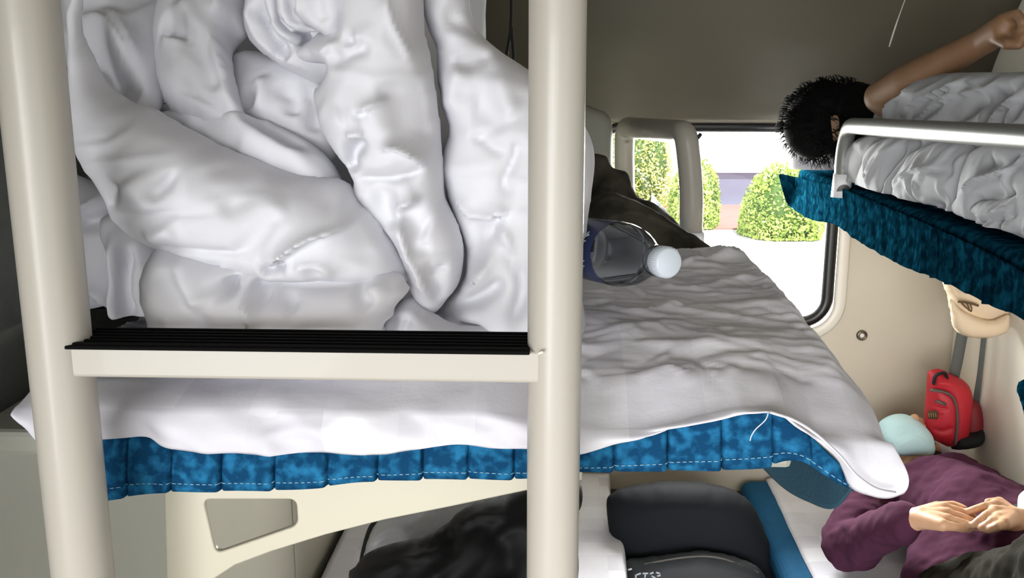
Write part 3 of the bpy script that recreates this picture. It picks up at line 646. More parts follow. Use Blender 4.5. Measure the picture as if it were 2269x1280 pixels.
# print on the label: a short line of white brush-like characters running round it
strokes = [((.113, 38), (.122, 30)), ((.117, 44), (.121, 22)), ((.121, 36), (.126, 40)), ((.114, 26), (.124, 18)), ((.118, 14), (.119, 24)), ((.114, 6), (.123, 2)), ((.118, 8), (.119, -4)), ((.113, -10), (.122, -14)), ((.116, -20), (.124, -24)), ((.120, -10), (.121, -26))]
sv = Vector(np.cross([0, 0, 1.], ax)); sv.normalize(); uv = d_.cross(sv)*1
if uv.z < 0: uv = -uv
side = sv if sv.dot(Vector((0, -1, 0))) > 0 else -sv
def onlab(h, deg):
    w = math.radians(deg); return Vector(Pc)+d_*h+(side*math.cos(w)+uv*math.sin(w))*.0346
V, Fc = merge([tube_vf([onlab(a[0]+(b[0]-a[0])*t/4, a[1]+(b[1]-a[1])*t/4) for t in range(5)], .0006, 6) for a, b in strokes]); link('label_print', V, Fc, M_lmark, lbl)
V, Fc = lathe_vf([(.100, .0300), (.14, .0310), (.20, .0310), (.214, .028), (.2142, .0001)], Pc, ax, 48)
# dark jacket heaped towards the window
jl = []
jl.append(clean(*puff_vf(outline=[(1310, 352), (1325, 343), (1348, 350), (1358, 374), (1392, 384), (1402, 412), (1418, 440), (1450, 452), (1478, 474), (1500, 492), (1515, 520), (1480, 560), (1300, 560), (1280, 450)], Y=1.95, front=.07, back=.08, res=.006, k=.06, floor_=1.30,
   cr=[([(1310, 420), (1350, 415), (1380, 395)], .02, .014, 'l'), ([(1310, 460), (1360, 450), (1410, 440)], .02, .016, 'l'), ([(1300, 500), (1380, 480), (1450, 490)], .018, .016, 'l'), ([(1340, 350), (1335, 390), (1310, 430)], -.02, .012, 'v')], nz=[('r', .02, .12, .06, .3, 61)])))
jl.append(clean(*puff_vf(outline=[(1285, 450), (1330, 430), (1400, 440), (1450, 462), (1500, 495), (1550, 520), (1590, 548), (1560, 580), (1480, 585), (1380, 575), (1280, 600), (1270, 520)], o=(0, 1.74, 1.39), n=(0, -.8, .6), front=.07, back=.09, res=.006, k=.05, floor_=1.32,
   cr=[([(1300, 470), (1360, 455), (1430, 470)], .018, .014, 'l'), ([(1320, 510), (1400, 490), (1480, 510), (1540, 540)], .02, .014, 'l'), ([(1450, 500), (1520, 540), (1570, 560)], -.014, .012, 'v')], nz=[('r', .016, .12, .05, .5, 66)])))
V, Fc = merge(jl); jk_ = link('jacket', V, Fc, M_jacket); r_ = jk_.modifiers.new('fuse', 'REMESH'); r_.mode = 'VOXEL'; r_.voxel_size = .005; r_.use_smooth_shade = True; bake(jk_); tag(jk_, 'crumpled dark olive jacket heaped behind the water bottle, near the window', 'jacket')
# cord loop, a strap of the upper berth, hanging in the dark gap beside the post
st = tube('cord', catmull([PY(1134, -60, 1.9), PY(1132, 60, 1.9), PY(1122, 130, 1.9), PY(1128, 175, 1.9), PY(1138, 130, 1.9), PY(1133, 60, 1.9)], 8), .003, M_cord, seg=8)
tag(st, 'thin dark rope hanging in a loop behind the top of the duvet', 'cord')
# ================================================================== RIGHT MIDDLE BERTH
xr = .68
rb = thing('middle_berth', 'middle berth against the right wall above the sleeping person in plum', 'berth', (.93, 1.9, 1.25))
box('berth_board', (xr+.02, 1.0, 1.285), (XR-.004, D-.03, 1.31), M_wall, rb, bev=.005)
m2 = thing('mattress', 'teal brocade mattress with a pleated skirt on the right middle berth', 'mattress', (.93, 1.9, 1.31))
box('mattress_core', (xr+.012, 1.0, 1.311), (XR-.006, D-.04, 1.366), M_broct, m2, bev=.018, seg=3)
def PR(x, y, X=xr):
    p = PX(x, y, X)
    return p if p[1] < D-.06 else PY(x, y, D-.06)
tpx = [(1727, 386), (1745, 388), (1790, 400), (1850, 412), (1900, 432), (2000, 474), (2060, 500), (2130, 532), (2200, 566), (2269, 604), (2400, 684), (2600, 800)]
bpx = [(1727, 392), (1742, 446), (1790, 484), (1850, 498), (1900, 534), (2000, 590), (2060, 612), (2130, 644), (2200, 680), (2269, 708), (2400, 792), (2600, 930)]
n_ = 60; tp = resamp(tpx, n_); bq = resamp(bpx, n_)
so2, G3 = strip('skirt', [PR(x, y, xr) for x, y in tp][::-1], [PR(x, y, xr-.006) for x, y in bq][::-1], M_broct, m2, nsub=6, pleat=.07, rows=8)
stitches('stitching', G3, .82, M_backing, so2)
rr = thing('guard_rail', 'brushed steel guard rail along the right middle berth', 'rail', PR(1868, 420, xr+.006))
xg = xr+.004
RP = [PX(1866, 425, xg), PX(1867, 350, xg), PX(1880, 278, xg), PX(2269, 303, xg), PX(2700, 338, xg)]
RP = roundpath([Vector(p) for p in RP], .06); tube('rail_tube', RP, .0185, M_steel, rr, seg=28)
b0 = Vector(PX(1867, 385, xg)); V, Fc = lathe_vf([(0, .001), (0, .021), (.055, .023), (.055, .001)], b0, (0, 0, -1)); link('foot_socket', V, Fc, M_white2, rr)
b1 = Vector(PX(2700, 338, xg)); tube('rail_leg', [b1, (b1.x, b1.y, 1.33)], .0185, M_steel, rr, seg=20)
# sheet and duvet on it
sx = []
for x in np.linspace(xr+.075, XR-.02, 26):
    sx.append([(x, y, 1.372+.006*math.sin(y*9+x*13)-(.012*max(0, 1-(x-xr)/.03))) for y in np.linspace(1.02, D-.06, 60)])
V, Fc = grid_vf(sx); s3 = link('bed_sheet', V, Fc, M_sheet); solidify(s3, .002, 1); tag(s3, 'white sheet on the teal mattress of the right middle berth', 'sheet')
dl = []
nR = (-1, -.07, 0); oR = (.82, 2.1, 1.5)
def lr(**kw): dl.append(clean(*puff_vf(n=kw.pop('n', nR), o=kw.pop('o', oR), floor_=1.378, **kw)))
lr(outline=[(1935, 250), (1960, 222), (1995, 205), (2035, 170), (2060, 163), (2160, 160), (2230, 160), (2330, 150), (2480, 120), (2640, 100), (2780, 160), (2800, 500), (2640, 620), (2420, 570), (2269, 520), (2150, 500), (2050, 480), (1960, 440), (1925, 350)], front=.05, back=.16, res=.0075, k=.10, o=(.785, 2.1, 1.5),
   cr=[([(1985, 300), (2030, 240), (2120, 190), (2200, 172)], .022, .014, 'l'), ([(2030, 290), (2090, 230), (2180, 200), (2240, 190)], .020, .012, 'l'), ([(1960, 270), (1990, 220), (2040, 190)], .016, .012, 's'), ([(2120, 280), (2180, 230), (2269, 200)], -.02, .012, 'v'), ([(2200, 185), (2225, 172), (2269, 175)], .02, .012, 's'), ([(2200, 290), (2240, 240), (2290, 215)], .02, .014, 'l')], nz=[('r', .014, .12, .07, .7, 71)])
for (ol, fr, oo, crs) in [
    ([(1872, 392), (1878, 345), (1905, 305), (1945, 292), (1960, 330), (1930, 390), (1920, 430), (1895, 425)], .045, (.745, 2.1, 1.5), []),
    ([(1895, 420), (1915, 360), (1950, 310), (1990, 296), (2030, 310), (2030, 360), (2000, 400), (1995, 440), (1990, 470), (1940, 455)], .05, (.74, 2.1, 1.5), [([(1950, 440), (1965, 380), (2000, 320)], -.018, .01, 'v'), ([(1925, 400), (1950, 350), (1985, 310)], .012, .012, 's')]),
    ([(1980, 468), (1990, 400), (2010, 350), (2060, 315), (2120, 305), (2160, 340), (2150, 420), (2130, 500), (2080, 500), (2030, 485)], .055, (.745, 2.1, 1.5), [([(2000, 400), (2040, 380), (2110, 370)], .016, .012, 'l'), ([(2010, 430), (2050, 460), (2100, 450)], -.018, .012, 'v'), ([(2030, 330), (2060, 380), (2120, 400)], .012, .014, 's')]),
    ([(2110, 500), (2130, 420), (2140, 350), (2180, 315), (2269, 305), (2420, 310), (2640, 320), (2720, 480), (2640, 640), (2440, 590), (2269, 530), (2180, 528)], .055, (.74, 2.1, 1.5), [([(2140, 430), (2180, 400), (2269, 370)], .020, .014, 'l'), ([(2150, 470), (2200, 440), (2269, 430)], -.02, .014, 'v'), ([(2180, 330), (2200, 370), (2269, 350)], -.016, .012, 'v'), ([(2170, 480), (2220, 470), (2260, 450)], .014, .008, 's')]),
    ([(2108, 466), (2118, 456), (2170, 444), (2230, 438), (2300, 400), (2420, 400), (2420, 600), (2269, 530), (2220, 528), (2195, 540), (2165, 520), (2155, 490), (2130, 485)], .022, (.70, 2.1, 1.5), [([(2115, 465), (2160, 486), (2210, 488), (2269, 470)], -.012, .007, 's'), ([(2180, 490), (2190, 510), (2195, 535)], .008, .008, 's')])]:
    lr(outline=ol, front=fr, back=.10, res=.005, k=.05, o=oo, cr=crs, nz=[('r', .008, .08, .05, .9, 75)])
V, Fc = merge(dl); d2 = link('duvet', V, Fc, M_duvet_shaded); tag(d2, 'rumpled white duvet, greyed in colour as if in shade, on the right middle berth behind the steel rail', 'duvet')
pw = puff('pillow', M_sheet, outline=[(1762, 340), (1790, 318), (1850, 320), (1890, 350), (1900, 400), (1850, 412), (1800, 402), (1768, 392), (1750, 372)], Y=2.66, front=.05, back=.06, res=.005, k=.05, floor_=1.378,
          cr=[([(1770, 370), (1800, 360), (1850, 380)], -.014, .01, 'v'), ([(1800, 330), (1840, 350), (1870, 345)], .01, .012, 's')])
tag(pw, 'small white pillow under the dark-haired head at the window end of the right berth', 'pillow')
# person lying on the right middle berth, arm raised
R0 = Matrix.Identity(3)
pa = thing('person', 'person with black hair lying on the right middle berth, bare forearm raised', 'person', (.9, 2.3, 1.38))
HA = PY(1842, 272, 2.52); EA = PY(1952, 215, 2.26); WA = PY(2185, 88, 1.99)
SA = np.array([.93, 2.02, 1.43])
def lerp(a, b, t): return np.array(a)*(1-t)+np.array(b)*t
kn = PY(2222, 62, 1.94)
hand = [(WA, .027, kn, .026)]
for i, (dx, dy, l) in enumerate(((-4, -22, 1), (4, -8, 1.08), (8, 8, 1.0), (6, 22, .8))):
    k0 = PY(2226+dx, 58+dy*.8, 1.935); k1 = PY(2226+dx+30*l, 50+dy*.9, 1.90); k2 = PY(2226+dx+44*l, 66+dy*.8, 1.885); k3 = PY(2226+dx+38*l, 84+dy*.7, 1.895)
    hand += [(WA, .018, k0, .011), (k0, .0105, k1, .0095), (k1, .0095, k2, .0085), (k2, .0085, k3, .0075)]
t0 = PY(2205, 82, 1.95); t1 = PY(2232, 98, 1.90); t2 = PY(2258, 100, 1.885); hand += [(WA, .017, t0, .015), (t0, .013, t1, .011), (t1, .0105, t2, .009)]
nk = HA+np.array([.11, -.07, -.03])
face = [(HA+np.array([.03, .0, .075]), .018, HA+np.array([.035, -.012, .098]), .012), (HA+np.array([.05, -.01, .045]), .045, HA+np.array([.07, -.01, .03]), .04)]
body_a = organic('body', [(EA, .036, lerp(EA, WA, .3), .040), (lerp(EA, WA, .3), .040, WA, .0255), (SA, .055, EA, .037), (nk, .05, SA+np.array([-.03, 0, 0]), .06), (HA+np.array([.05, .0, -.01]), .055, nk, .048), (SA, .07, (.98, 1.75, 1.47), .08), ((.98, 1.75, 1.47), .08, (.98, 1.3, 1.47), .07)]+hand+face, M_skin2, pa, voxel=.004, it=4,
                 ell=[(HA, (.078, .098, .085), R0)])
sh_ = organic('shirt', [(SA+np.array([0, 0, 0]), .075, (.98, 1.75, 1.47), .088), ((.98, 1.75, 1.47), .088, (.98, 1.28, 1.47), .08)], mat('grey_shirt', (70, 72, 78), .95, .3, 60, spec=.05), pa, voxel=.006)
hr = organic('hair', [], M_hair, pa, voxel=.006, it=2, ell=[(HA+np.array([-.015, .02, .012]), (.088, .108, .094), R0), (HA+np.array([.05, .0, .035]), (.07, .09, .068), R0), (HA+np.array([.055, -.05, .0]), (.045, .06, .06), R0), (HA+np.array([-.04, .03, -.02]), (.06, .08, .06), R0), (PY(1905, 262, 2.45), (.062, .07, .085), R0), (PY(1885, 310, 2.47), (.055, .06, .085), R0), (PY(1800, 285, 2.48), (.07, .06, .075), R0), (PY(1850, 230, 2.48), (.09, .06, .05), R0)])
hs = []
for i in range(1300):
    v = Vector(rng.normal(size=3)).normalized()
    if v.x > .75: continue
    c0 = Vector(PY(1842, 268, 2.50)); p0 = c0+Vector((v.x*.118, v.y*.10, v.z*.098))
    t = v.cross(Vector((.3, .2, 1))).normalized()*random.choice((1, .6, -.5)); l = random.uniform(.012, .03)
    p1 = p0+v*l*.5+t*l*.5; p2 = p1+t*l*.6+v*l*.25+Vector((0, 0, -.008))
    hs.append(tube_vf([p0, p1, p2], [.0016, .0011, .0003], 4))
V, Fc = merge(hs); link('loose_strands', V, Fc, M_hair, hr)
# ================================================================== CAP, RED BAG
cp = thing('baseball_cap', 'beige baseball cap hanging brim down from the wall below the right middle berth', 'cap', PY(2172, 740, 2.5))
puff('crown', M_cap, cp, outline=[(2094, 612), (2099, 640), (2108, 662), (2112, 690), (2140, 712), (2190, 722), (2236, 706), (2246, 650), (2238, 580), (2190, 545), (2110, 550)], Y=2.52, front=.055, back=.05, res=.004, k=.09,
     cr=[([(2104, 615), (2122, 640), (2130, 664)], -.010, .005, 's'), ([(2170, 560), (2172, 640), (2168, 700)], -.003, .003, 'sc')])
puff('brim', M_cap, cp, outline=[(2110, 664), (2130, 684), (2160, 700), (2200, 710), (2238, 698), (2241, 722), (2228, 740), (2200, 749), (2165, 751), (2132, 742), (2114, 724), (2109, 695)], Y=2.475, front=.028, back=-.022, res=.0035, k=.07)
em = []
def thread(pts, rr_): return tube_vf(catmull([PY(x, y, 2.452) for x, y in pts], 5), rr_, 6)
em = [thread([(2122, 668), (2136, 669), (2152, 672), (2168, 677)], .0032), thread([(2130, 671), (2140, 680), (2152, 690)], .0022), thread([(2142, 672), (2147, 681), (2146, 688)], .002), thread([(2150, 674), (2153, 683), (2152, 690)], .002)]
V, Fc = merge(em); link('embroidery', V, Fc, M_brown, cp)
hk = thing('wall_hook', 'metal hook on the wall holding the beige cap and red bag', 'hook', PY(2165, 560, 2.62))
tube('hook_arm', [(XR-.001, 2.58, 1.12), (XR-.06, 2.58, 1.12), (XR-.065, 2.58, 1.14)], .005, M_chrome, hk, seg=10)
rbg = thing('shoulder_bag', 'small red shoulder bag with grey zip and black base hanging by grey straps', 'bag', PY(2120, 993, 2.62))
YB = 2.60
puff('bag_body', M_red, rbg, outline=[(2061, 835), (2068, 824), (2090, 822), (2110, 832), (2140, 846), (2156, 866), (2158, 900), (2152, 950), (2148, 975), (2112, 994), (2085, 984), (2064, 972), (2055, 945), (2057, 890)], Y=YB, front=.055, back=.03, res=.0035, k=.03,
     cr=[([(2060, 862), (2095, 868), (2114, 884), (2120, 920), (2117, 985)], -.010, .006, 's'), ([(2060, 850), (2100, 850), (2140, 860)], .008, .008, 's'), ([(2062, 895), (2085, 905), (2100, 900)], -.008, .005, 's'), ([(2062, 950), (2090, 955), (2110, 940)], -.006, .008, 'v'), ([(2065, 900), (2090, 915)], .006, .006, 's')])
puff('side_pocket', M_redd, rbg, outline=[(2140, 896), (2160, 890), (2176, 900), (2182, 940), (2180, 978), (2160, 990), (2134, 986), (2130, 940)], Y=YB+.02, front=.04, back=.03, res=.0035, k=.03)
puff('bag_base', M_black, rbg, outline=[(2112, 962), (2122, 958), (2150, 962), (2182, 955), (2180, 982), (2160, 992), (2125, 997), (2112, 996)], Y=YB-.014, front=.04, back=.03, res=.003, k=.02)
def band(name, px, w, m, par, Yp, th=.0015):
    g = []
    for x, y in px:
        p = PY(x, y, Yp); g.append([p+np.array([-w/2, 0, 0]), p, p+np.array([w/2, -.001, 0])])
    V, Fc = grid_vf(g); o = link(name, V, Fc, m, par); solidify(o, th, 0); return o
zp = []
zpath = [PY(x, y, YB-.048) for x, y in catmull([np.array(p, float) for p in [(2062, 864), (2092, 868), (2112, 882), (2120, 915), (2120, 950), (2116, 984)]], 6)]
tube('zip', zpath, .0075, M_zip, rbg, seg=10, squash=.5)
tube('pocket_zip', [PY(2074, 888, YB-.052), PY(2096, 896, YB-.054)], .004, M_zip, rbg, seg=8)
tube('carry_handle', catmull([PY(2068, 850, YB-.03), PY(2074, 832, YB-.035), PY(2092, 826, YB-.03), PY(2098, 838, YB-.03)], 6), .008, M_black, rbg, seg=10, squash=.5)
lg = band('logo_patch', [(2067, 910), (2067, 928)], .026, M_brown, rbg, YB-.056)
V, Fc = merge([tube_vf([PY(2058+i*5, 915, YB-.0585), PY(2059+i*5, 924, YB-.0585)], .0007, 5) for i in range(4)]); link('logo_letters', V, Fc, mat('tan_print', (190, 160, 120), .6), lg)
band('strap', [(2151, 600), (2140, 700), (2131, 745), (2121, 800), (2112, 840)], .030, M_strap, rbg, YB+.01)
band('strap', [(2196, 600), (2191, 700), (2186, 760), (2178, 830), (2167, 895)], .032, M_strap, rbg, YB+.03)
# ================================================================== LOWER RIGHT BERTH
lrb = thing('lower_berth', 'cream lower berth along the right wall under the person in plum', 'berth', (.9, 1.9, 0))
box('berth_base', (.66, 1.0, 0), (XR-.002, D-.01, .33), M_pale, lrb, bev=.006)
m3 = thing('mattress', 'teal covered mattress on the lower right berth, showing a thick rolled edge', 'mattress', (.9, 1.9, .33))
box('mattress_core', (.578, .98, .335), (XR-.006, D-.02, .412), M_cover, m3, bev=.034, seg=5)
g = []
for i, x in enumerate(np.linspace(.652, XR-.02, 40)):
    g.append([(x+.006*math.sin(y*5), y, .419+.007*fnoise(np.array([x*9.]), np.array([y*6.]), 3)[0]-(.006 if i == 0 else 0)) for y in np.linspace(1.0, D-.03, 90)])
V, Fc = grid_vf(g); s4 = link('bed_sheet', V, Fc, M_sheet); solidify(s4, .002, 1); tag(s4, 'white sheet on the lower right berth under the person in plum', 'sheet')
p4 = puff('pillow', M_sheet, outline=[(1935, 985), (1960, 950), (2060, 950), (2110, 975), (2145, 1005), (2140, 1050), (2060, 1060), (1960, 1050)], o=(1.0, 2.62, .47), n=(0, -.55, .83), front=.05, back=.04, res=.006, k=.05, floor_=.428,
          cr=[([(2080, 1000), (2110, 1010), (2130, 1030)], -.01, .01, 'v')])
tag(p4, 'white pillow under the masked head on the lower right berth', 'pillow')
# person in the plum sweater
pb = thing('person', 'person in plum sweater and blue mask lying on lower berth, hands on belly', 'person', (.95, 2.2, .43))
H0 = PZ(2008, 992, .59); NK = PZ(2036, 1018, .565)
hx = np.array([0.07, -.55, .25]); hx /= np.linalg.norm(hx)
Rh = Matrix.Rotation(math.radians(-14), 3, 'X')
C1 = PZ(2075, 1110, .555); C2 = PZ(2175, 1165, .575); C3 = PZ(2270, 1262, .57)
S1 = PZ(1935, 1082, .55); E1 = PZ(1880, 1210, .505); W1 = PZ(2012, 1152, .675)
S2 = PZ(2118, 1064, .56); E2 = PZ(2244, 1122, .58); W2 = PZ(2262, 1152, .67)
def Z(x, y, z=.70): return PZ(x, y, z)
hand1 = [(W1, .026, Z(2040, 1148, .69), .025)]
kn1 = [((2092, 1124), (2128, 1132), (2152, 1142), (2166, 1152)), ((2100, 1137), (2134, 1146), (2158, 1156), (2172, 1162)), ((2100, 1151), (2132, 1158), (2152, 1165), (2166, 1169)), ((2090, 1163), (2116, 1167), (2134, 1171), (2146, 1173))]
for kx in kn1:
    a, b, c_, d_2 = [Z(x, y, z) for (x, y), z in zip(kx, (.705, .70, .688, .68))]
    hand1 += [(Z(2035, 1148, .69), .022, a, .0135), (a, .0115, b, .0095), (b, .0095, c_, .0088), (c_, .0085, d_2, .0075)]
hand1 += [(Z(2040, 1138, .695), .017, Z(2078, 1122, .69), .0125), (Z(2078, 1122, .69), .0115, Z(2112, 1118, .685), .0095), (Z(2112, 1118, .685), .0095, Z(2136, 1126, .685), .008)]
hand2 = [(W2, .027, Z(2240, 1148, .69), .027)]
kn2 = [((2206, 1118), (2180, 1122), (2158, 1129), (2140, 1135)), ((2204, 1132), (2184, 1142), (2168, 1154), (2156, 1163)), ((2212, 1148), (2196, 1156), (2184, 1164), (2174, 1170)), ((2224, 1160), (2208, 1167), (2196, 1171), (2188, 1174))]
for i, kx in enumerate(kn2):
    a, b, c_, d_2 = [Z(x, y, z) for (x, y), z in zip(kx, (.712, .715, .708, .70))]
    hand2 += [(Z(2244, 1146, .69), .022, a, .014), (a, .0115, b, .0098), (b, .0095, c_, .0088), (c_, .0088, d_2, .0078)]
hand2 += [(Z(2238, 1134, .69), .016, Z(2214, 1112, .70), .0125), (Z(2214, 1112, .70), .0115, Z(2190, 1112, .705), .009)]
FX = H0
def Fo(dx, dy, dz): return FX+np.array([dx, dy, dz])
head = [(Fo(0, -.075, .03), .03, Fo(0, -.085, .06), .02), (Fo(0, -.02, .092), .011, Fo(0, -.042, .105), .012), (Fo(-.03, .0, .078), .014, Fo(.03, .0, .078), .014), (Fo(-.035, -.02, .07), .012, Fo(-.03, -.02, .074), .012), (Fo(.03, -.02, .074), .012, Fo(.035, -.02, .07), .012), (Fo(-.02, -.062, .088), .006, Fo(.02, -.062, .088), .006),
        (Fo(-.08, -.01, -.005), .016, Fo(-.084, .012, .0), .014), (Fo(.08, -.01, -.005), .016, Fo(.084, .012, .0), .014)]
body_b = organic('body', [(H0+np.array([.01, -.05, -.01]), .055, NK, .05), (NK, .05, C1, .07), (C1, .09, C2, .09), (C2, .08, C3, .05), (S1, .04, E1, .032), (E1, .032, W1, .026), (C1, .06, S1, .045), (C1, .06, S2, .045), (S2, .04, E2, .032), (E2, .032, W2, .025), (C3, .05, PY(2450, 1265, 1.50), .05), (PY(2450, 1265, 1.50), .05, PY(2450, 1265, 1.50)+np.array([0, -.3, -.28]), .03)]+hand1+hand2+head, M_skin, pb, voxel=.0035, it=3,
                 ell=[(H0, (.076, .098, .09), Rh)])
def disp(o, s, size, name):
    t = bpy.data.textures.new(name, 'CLOUDS'); t.noise_scale = size; t.noise_depth = 2
    d = o.modifiers.new('folds', 'DISPLACE'); d.texture = t; d.strength = s; d.mid_level = .5; d.texture_coords = 'GLOBAL'
Wc = lerp(E1, W1, .93); Wc2 = lerp(E2, W2, .85)
sw = organic('sweater', [(PZ(2048, 1075, .55), .065, C1, .112), (C1, .115, C2, .132), (C2, .134, lerp(C2, C3, .6), .125), (PZ(2120, 1205, .535), .10, PZ(2085, 1300, .50), .085), (PZ(2150, 1190, .56), .11, PZ(2160, 1290, .52), .10), (C1, .10, S1, .075), (S1, .078, E1, .062), (E1, .064, lerp(E1, W1, .5), .052), (lerp(E1, W1, .5), .052, Wc, .043), (C1, .10, S2, .075), (S2, .072, E2, .055), (E2, .055, Wc2, .044),
     (lerp(E1, S1, .25), .072, E1, .064)], M_purple, pb, voxel=.006, it=4); disp(sw, .028, .075, 'knit_folds')
K1 = PY(2450, 1265, 1.50); K2 = PY(2560, 1230, 1.55)
tr_ = organic('trousers', [(PZ(2140, 1345, .53), .10, PZ(2290, 1330, .55), .11), (PZ(2180, 1345, .54), .10, K1, .088), (PZ(2290, 1320, .56), .10, K2, .08), (K1, .08, K1+np.array([0, -.3, -.28]), .05), (K2, .08, K2+np.array([0, -.3, -.28]), .05)], M_trou, pb, voxel=.007, it=3); disp(tr_, .035, .07, 'trouser_folds')
organic('wrist_band', [(lerp(E2, W2, .84), .036, lerp(E2, W2, .93), .033)], M_black, pb, voxel=.004)
organic('collar', [(PZ(2048, 1036, .59), .028, PZ(2070, 1024, .58), .034), (PZ(2066, 1022, .58), .03, PZ(2084, 1032, .56), .03)], M_black, pb, voxel=.005)
organic('hair', [], M_hair, pb, voxel=.006, ell=[(H0+np.array([.0, .045, -.035]), (.088, .085, .078), Rh), (H0+np.array([.03, .02, -.05]), (.075, .09, .05), Rh)])
mk = puff('face_mask', M_mask, pb, outline=[(1950, 930), (1972, 918), (2000, 915), (2026, 925), (2050, 943), (2068, 964), (2074, 985), (2070, 1000), (2030, 1002), (1992, 1000), (1968, 978), (1952, 952)], o=H0+np.array([0, -.055, .072]), n=(0, -.5, .87), front=.04, back=.0, res=.0028, k=.04, smooth_n=3,
     cr=[([(1975, 950), (2010, 945), (2052, 960)], .004, .004, 's'), ([(1985, 970), (2020, 962), (2060, 976)], -.004, .004, 's'), ([(1990, 985), (2030, 975), (2064, 988)], .003, .004, 's')])
band_ = tube('mask_loop', catmull([PZ(1968, 935, .66), PZ(1955, 948, .63), PZ(1960, 970, .61), PZ(1980, 985, .63)], 5), .0015, M_white2, mk, seg=6)
wb = puff('plastic_bag', M_white2, outline=[(2244, 1172), (2250, 1160), (2262, 1148), (2257, 1120), (2262, 1092), (2290, 1080), (2330, 1100), (2340, 1160), (2310, 1200), (2262, 1178)], o=(1.05, 2.0, .66), n=(-.2, -.8, .55), front=.03, back=.03, res=.004, k=.02, nz=[('r', .01, .04, .03, .3, 81)])
tag(wb, 'white crumpled plastic bag at the right edge beside the folded hands', 'bag')
bl = puff('blue_garment', M_broct, outline=[(2256, 868), (2262, 848), (2290, 840), (2330, 860), (2330, 960), (2290, 960), (2262, 882)], Y=2.1, front=.02, back=.02, res=.004, k=.02)
bl['label'] = 'blue cloth hanging on the wall at the right edge of the picture'; bl['category'] = 'cloth'; bl.name = 'hanging_cloth'
# ================================================================== LOWER LEFT BERTH
llb = thing('lower_berth', 'cream lower berth on the left under the bracketed middle berth', 'berth', (-.2, 1.9, 0))
box('berth_base', (XL+.025, .95, 0), (.13, D-.01, .33), M_pale, llb, bev=.006)
m5 = thing('mattress', 'covered mattress on the lower left berth, almost hidden by its sheet', 'mattress', (-.2, 1.9, .33))
box('mattress_core', (XL+.025, .94, .335), (.165, D-.02, .412), M_broct, m5, bev=.03, seg=4)
g = []
for i in range(60):
    s = i/59; row = []
    for y in np.linspace(.95, D-.03, 110):
        wv = .012*math.sin(y*4.2)+.008*math.sin(y*11)
        if s < .8: x = XL+.04+(.185-XL-.04+wv)*s/.8; z = .421+.006*fnoise(np.array([x*8]), np.array([y*7]), 5)[0]
        else:
            t = (s-.8)/.2; x = .185+wv+.010*math.sin(t*2.2)+.006*math.sin(y*17)*t; z = .421-.02*t-.14*t*t-.01*t*math.sin(y*6)
        row.append((x, y, z))
    g.append(row)
V, Fc = grid_vf(g); s5 = link('bed_sheet', V, Fc, M_sheet); solidify(s5, .002, 1); tag(s5, 'white sheet hanging off the lower left berth right of the foreground post', 'sheet')
bk = []
bk.append(clean(*puff_vf(outline=[(762, 1290), (775, 1262), (800, 1230), (850, 1208), (930, 1188), (985, 1160), (1010, 1135), (1060, 1108), (1120, 1092), (1180, 1070), (1240, 1048), (1278, 1046), (1292, 1085), (1290, 1120), (1274, 1155), (1280, 1200), (1284, 1260), (1278, 1330), (1270, 1500), (1240, 1640), (900, 1680), (790, 1500)], o=(0, 1.55, .7), n=(0, -.9, .42), front=.12, back=.12, res=.008, k=.12, floor_=.432,
    cr=[([(860, 1215), (960, 1190), (1060, 1150), (1140, 1150)], .02, .016, 'l'), ([(1000, 1190), (1060, 1130), (1130, 1110)], .02, .014, 's'), ([(1000, 1240), (990, 1180), (960, 1160)], -.02, .014, 'v'), ([(880, 1260), (940, 1240), (990, 1300)], .02, .02, 's'), ([(1070, 1160), (1120, 1220), (1130, 1300)], -.02, .02, 'v')], nz=[('r', .02, .15, .08, .5, 91)])))
V, Fc = merge(bk); tag(link('puffer_jacket', V, Fc, M_dark), 'black shiny jacket heaped on the lower left berth below the bracket', 'jacket')
cu = thing('cushion', 'silvery grey cushion with black piping behind the black jacket', 'cushion', PY(900, 1250, 1.95))
M_silver = mat('silver_satin', (168, 168, 174), .35, .5, 40, sheen=.1, bdist=.004)
puff('cushion_body', M_silver, cu, outline=[(796, 1262), (808, 1205), (822, 1168), (850, 1140), (960, 1085), (1090, 1060), (1150, 1080), (1160, 1200), (1120, 1300), (1000, 1400), (800, 1400)], o=(0, 1.9, .7), n=(0, -.9, .42), front=.05, back=.05, res=.006, k=.05, floor_=.432, nz=[('r', .012, .08, .05, 1.2, 95)])
pp = catmull([np.array(p, float) for p in [(796, 1270), (806, 1215), (820, 1170), (838, 1148)]], 6); dd = []
for x, y in pp:
    n_v = np.array([0, -.9, .42]); n_v /= np.linalg.norm(n_v); d = ray(x, y); t = np.dot(np.array([0, 1.9, .7])+n_v*.01-CAM, n_v)/np.dot(d, n_v); dd.append(CAM+d*t)
tube('piping', dd, .0045, M_black, cu, seg=10)
# ================================================================== BLACK BAGS IN THE AISLE
sb = thing('travel_bag', 'large black soft travel bag standing in the aisle between the lower berths', 'bag', (.36, 2.3, 0))
puff('bag_body', M_suit, sb, outline=[(1345, 1130), (1360, 1106), (1400, 1094), (1500, 1086), (1590, 1092), (1640, 1105), (1675, 1135), (1700, 1190), (1725, 1260), (1745, 1400), (1760, 1640), (1400, 1660), (1380, 1400), (1360, 1250)], Y=2.42, front=.09, back=.14, res=.008, k=.07, floor_=.004, cr=[([(1360, 1160), (1500, 1130), (1660, 1150)], .006, .02, 'v'), ([(1390, 1240), (1530, 1215), (1690, 1250)], -.012, .010, 's')])
puff('front_pocket', M_suit2, sb, outline=[(1385, 1262), (1420, 1246), (1480, 1238), (1540, 1230), (1600, 1234), (1650, 1248), (1690, 1272), (1710, 1340), (1730, 1600), (1400, 1600), (1390, 1400)], Y=2.30, front=.05, back=.05, res=.006, k=.04, floor_=.006)
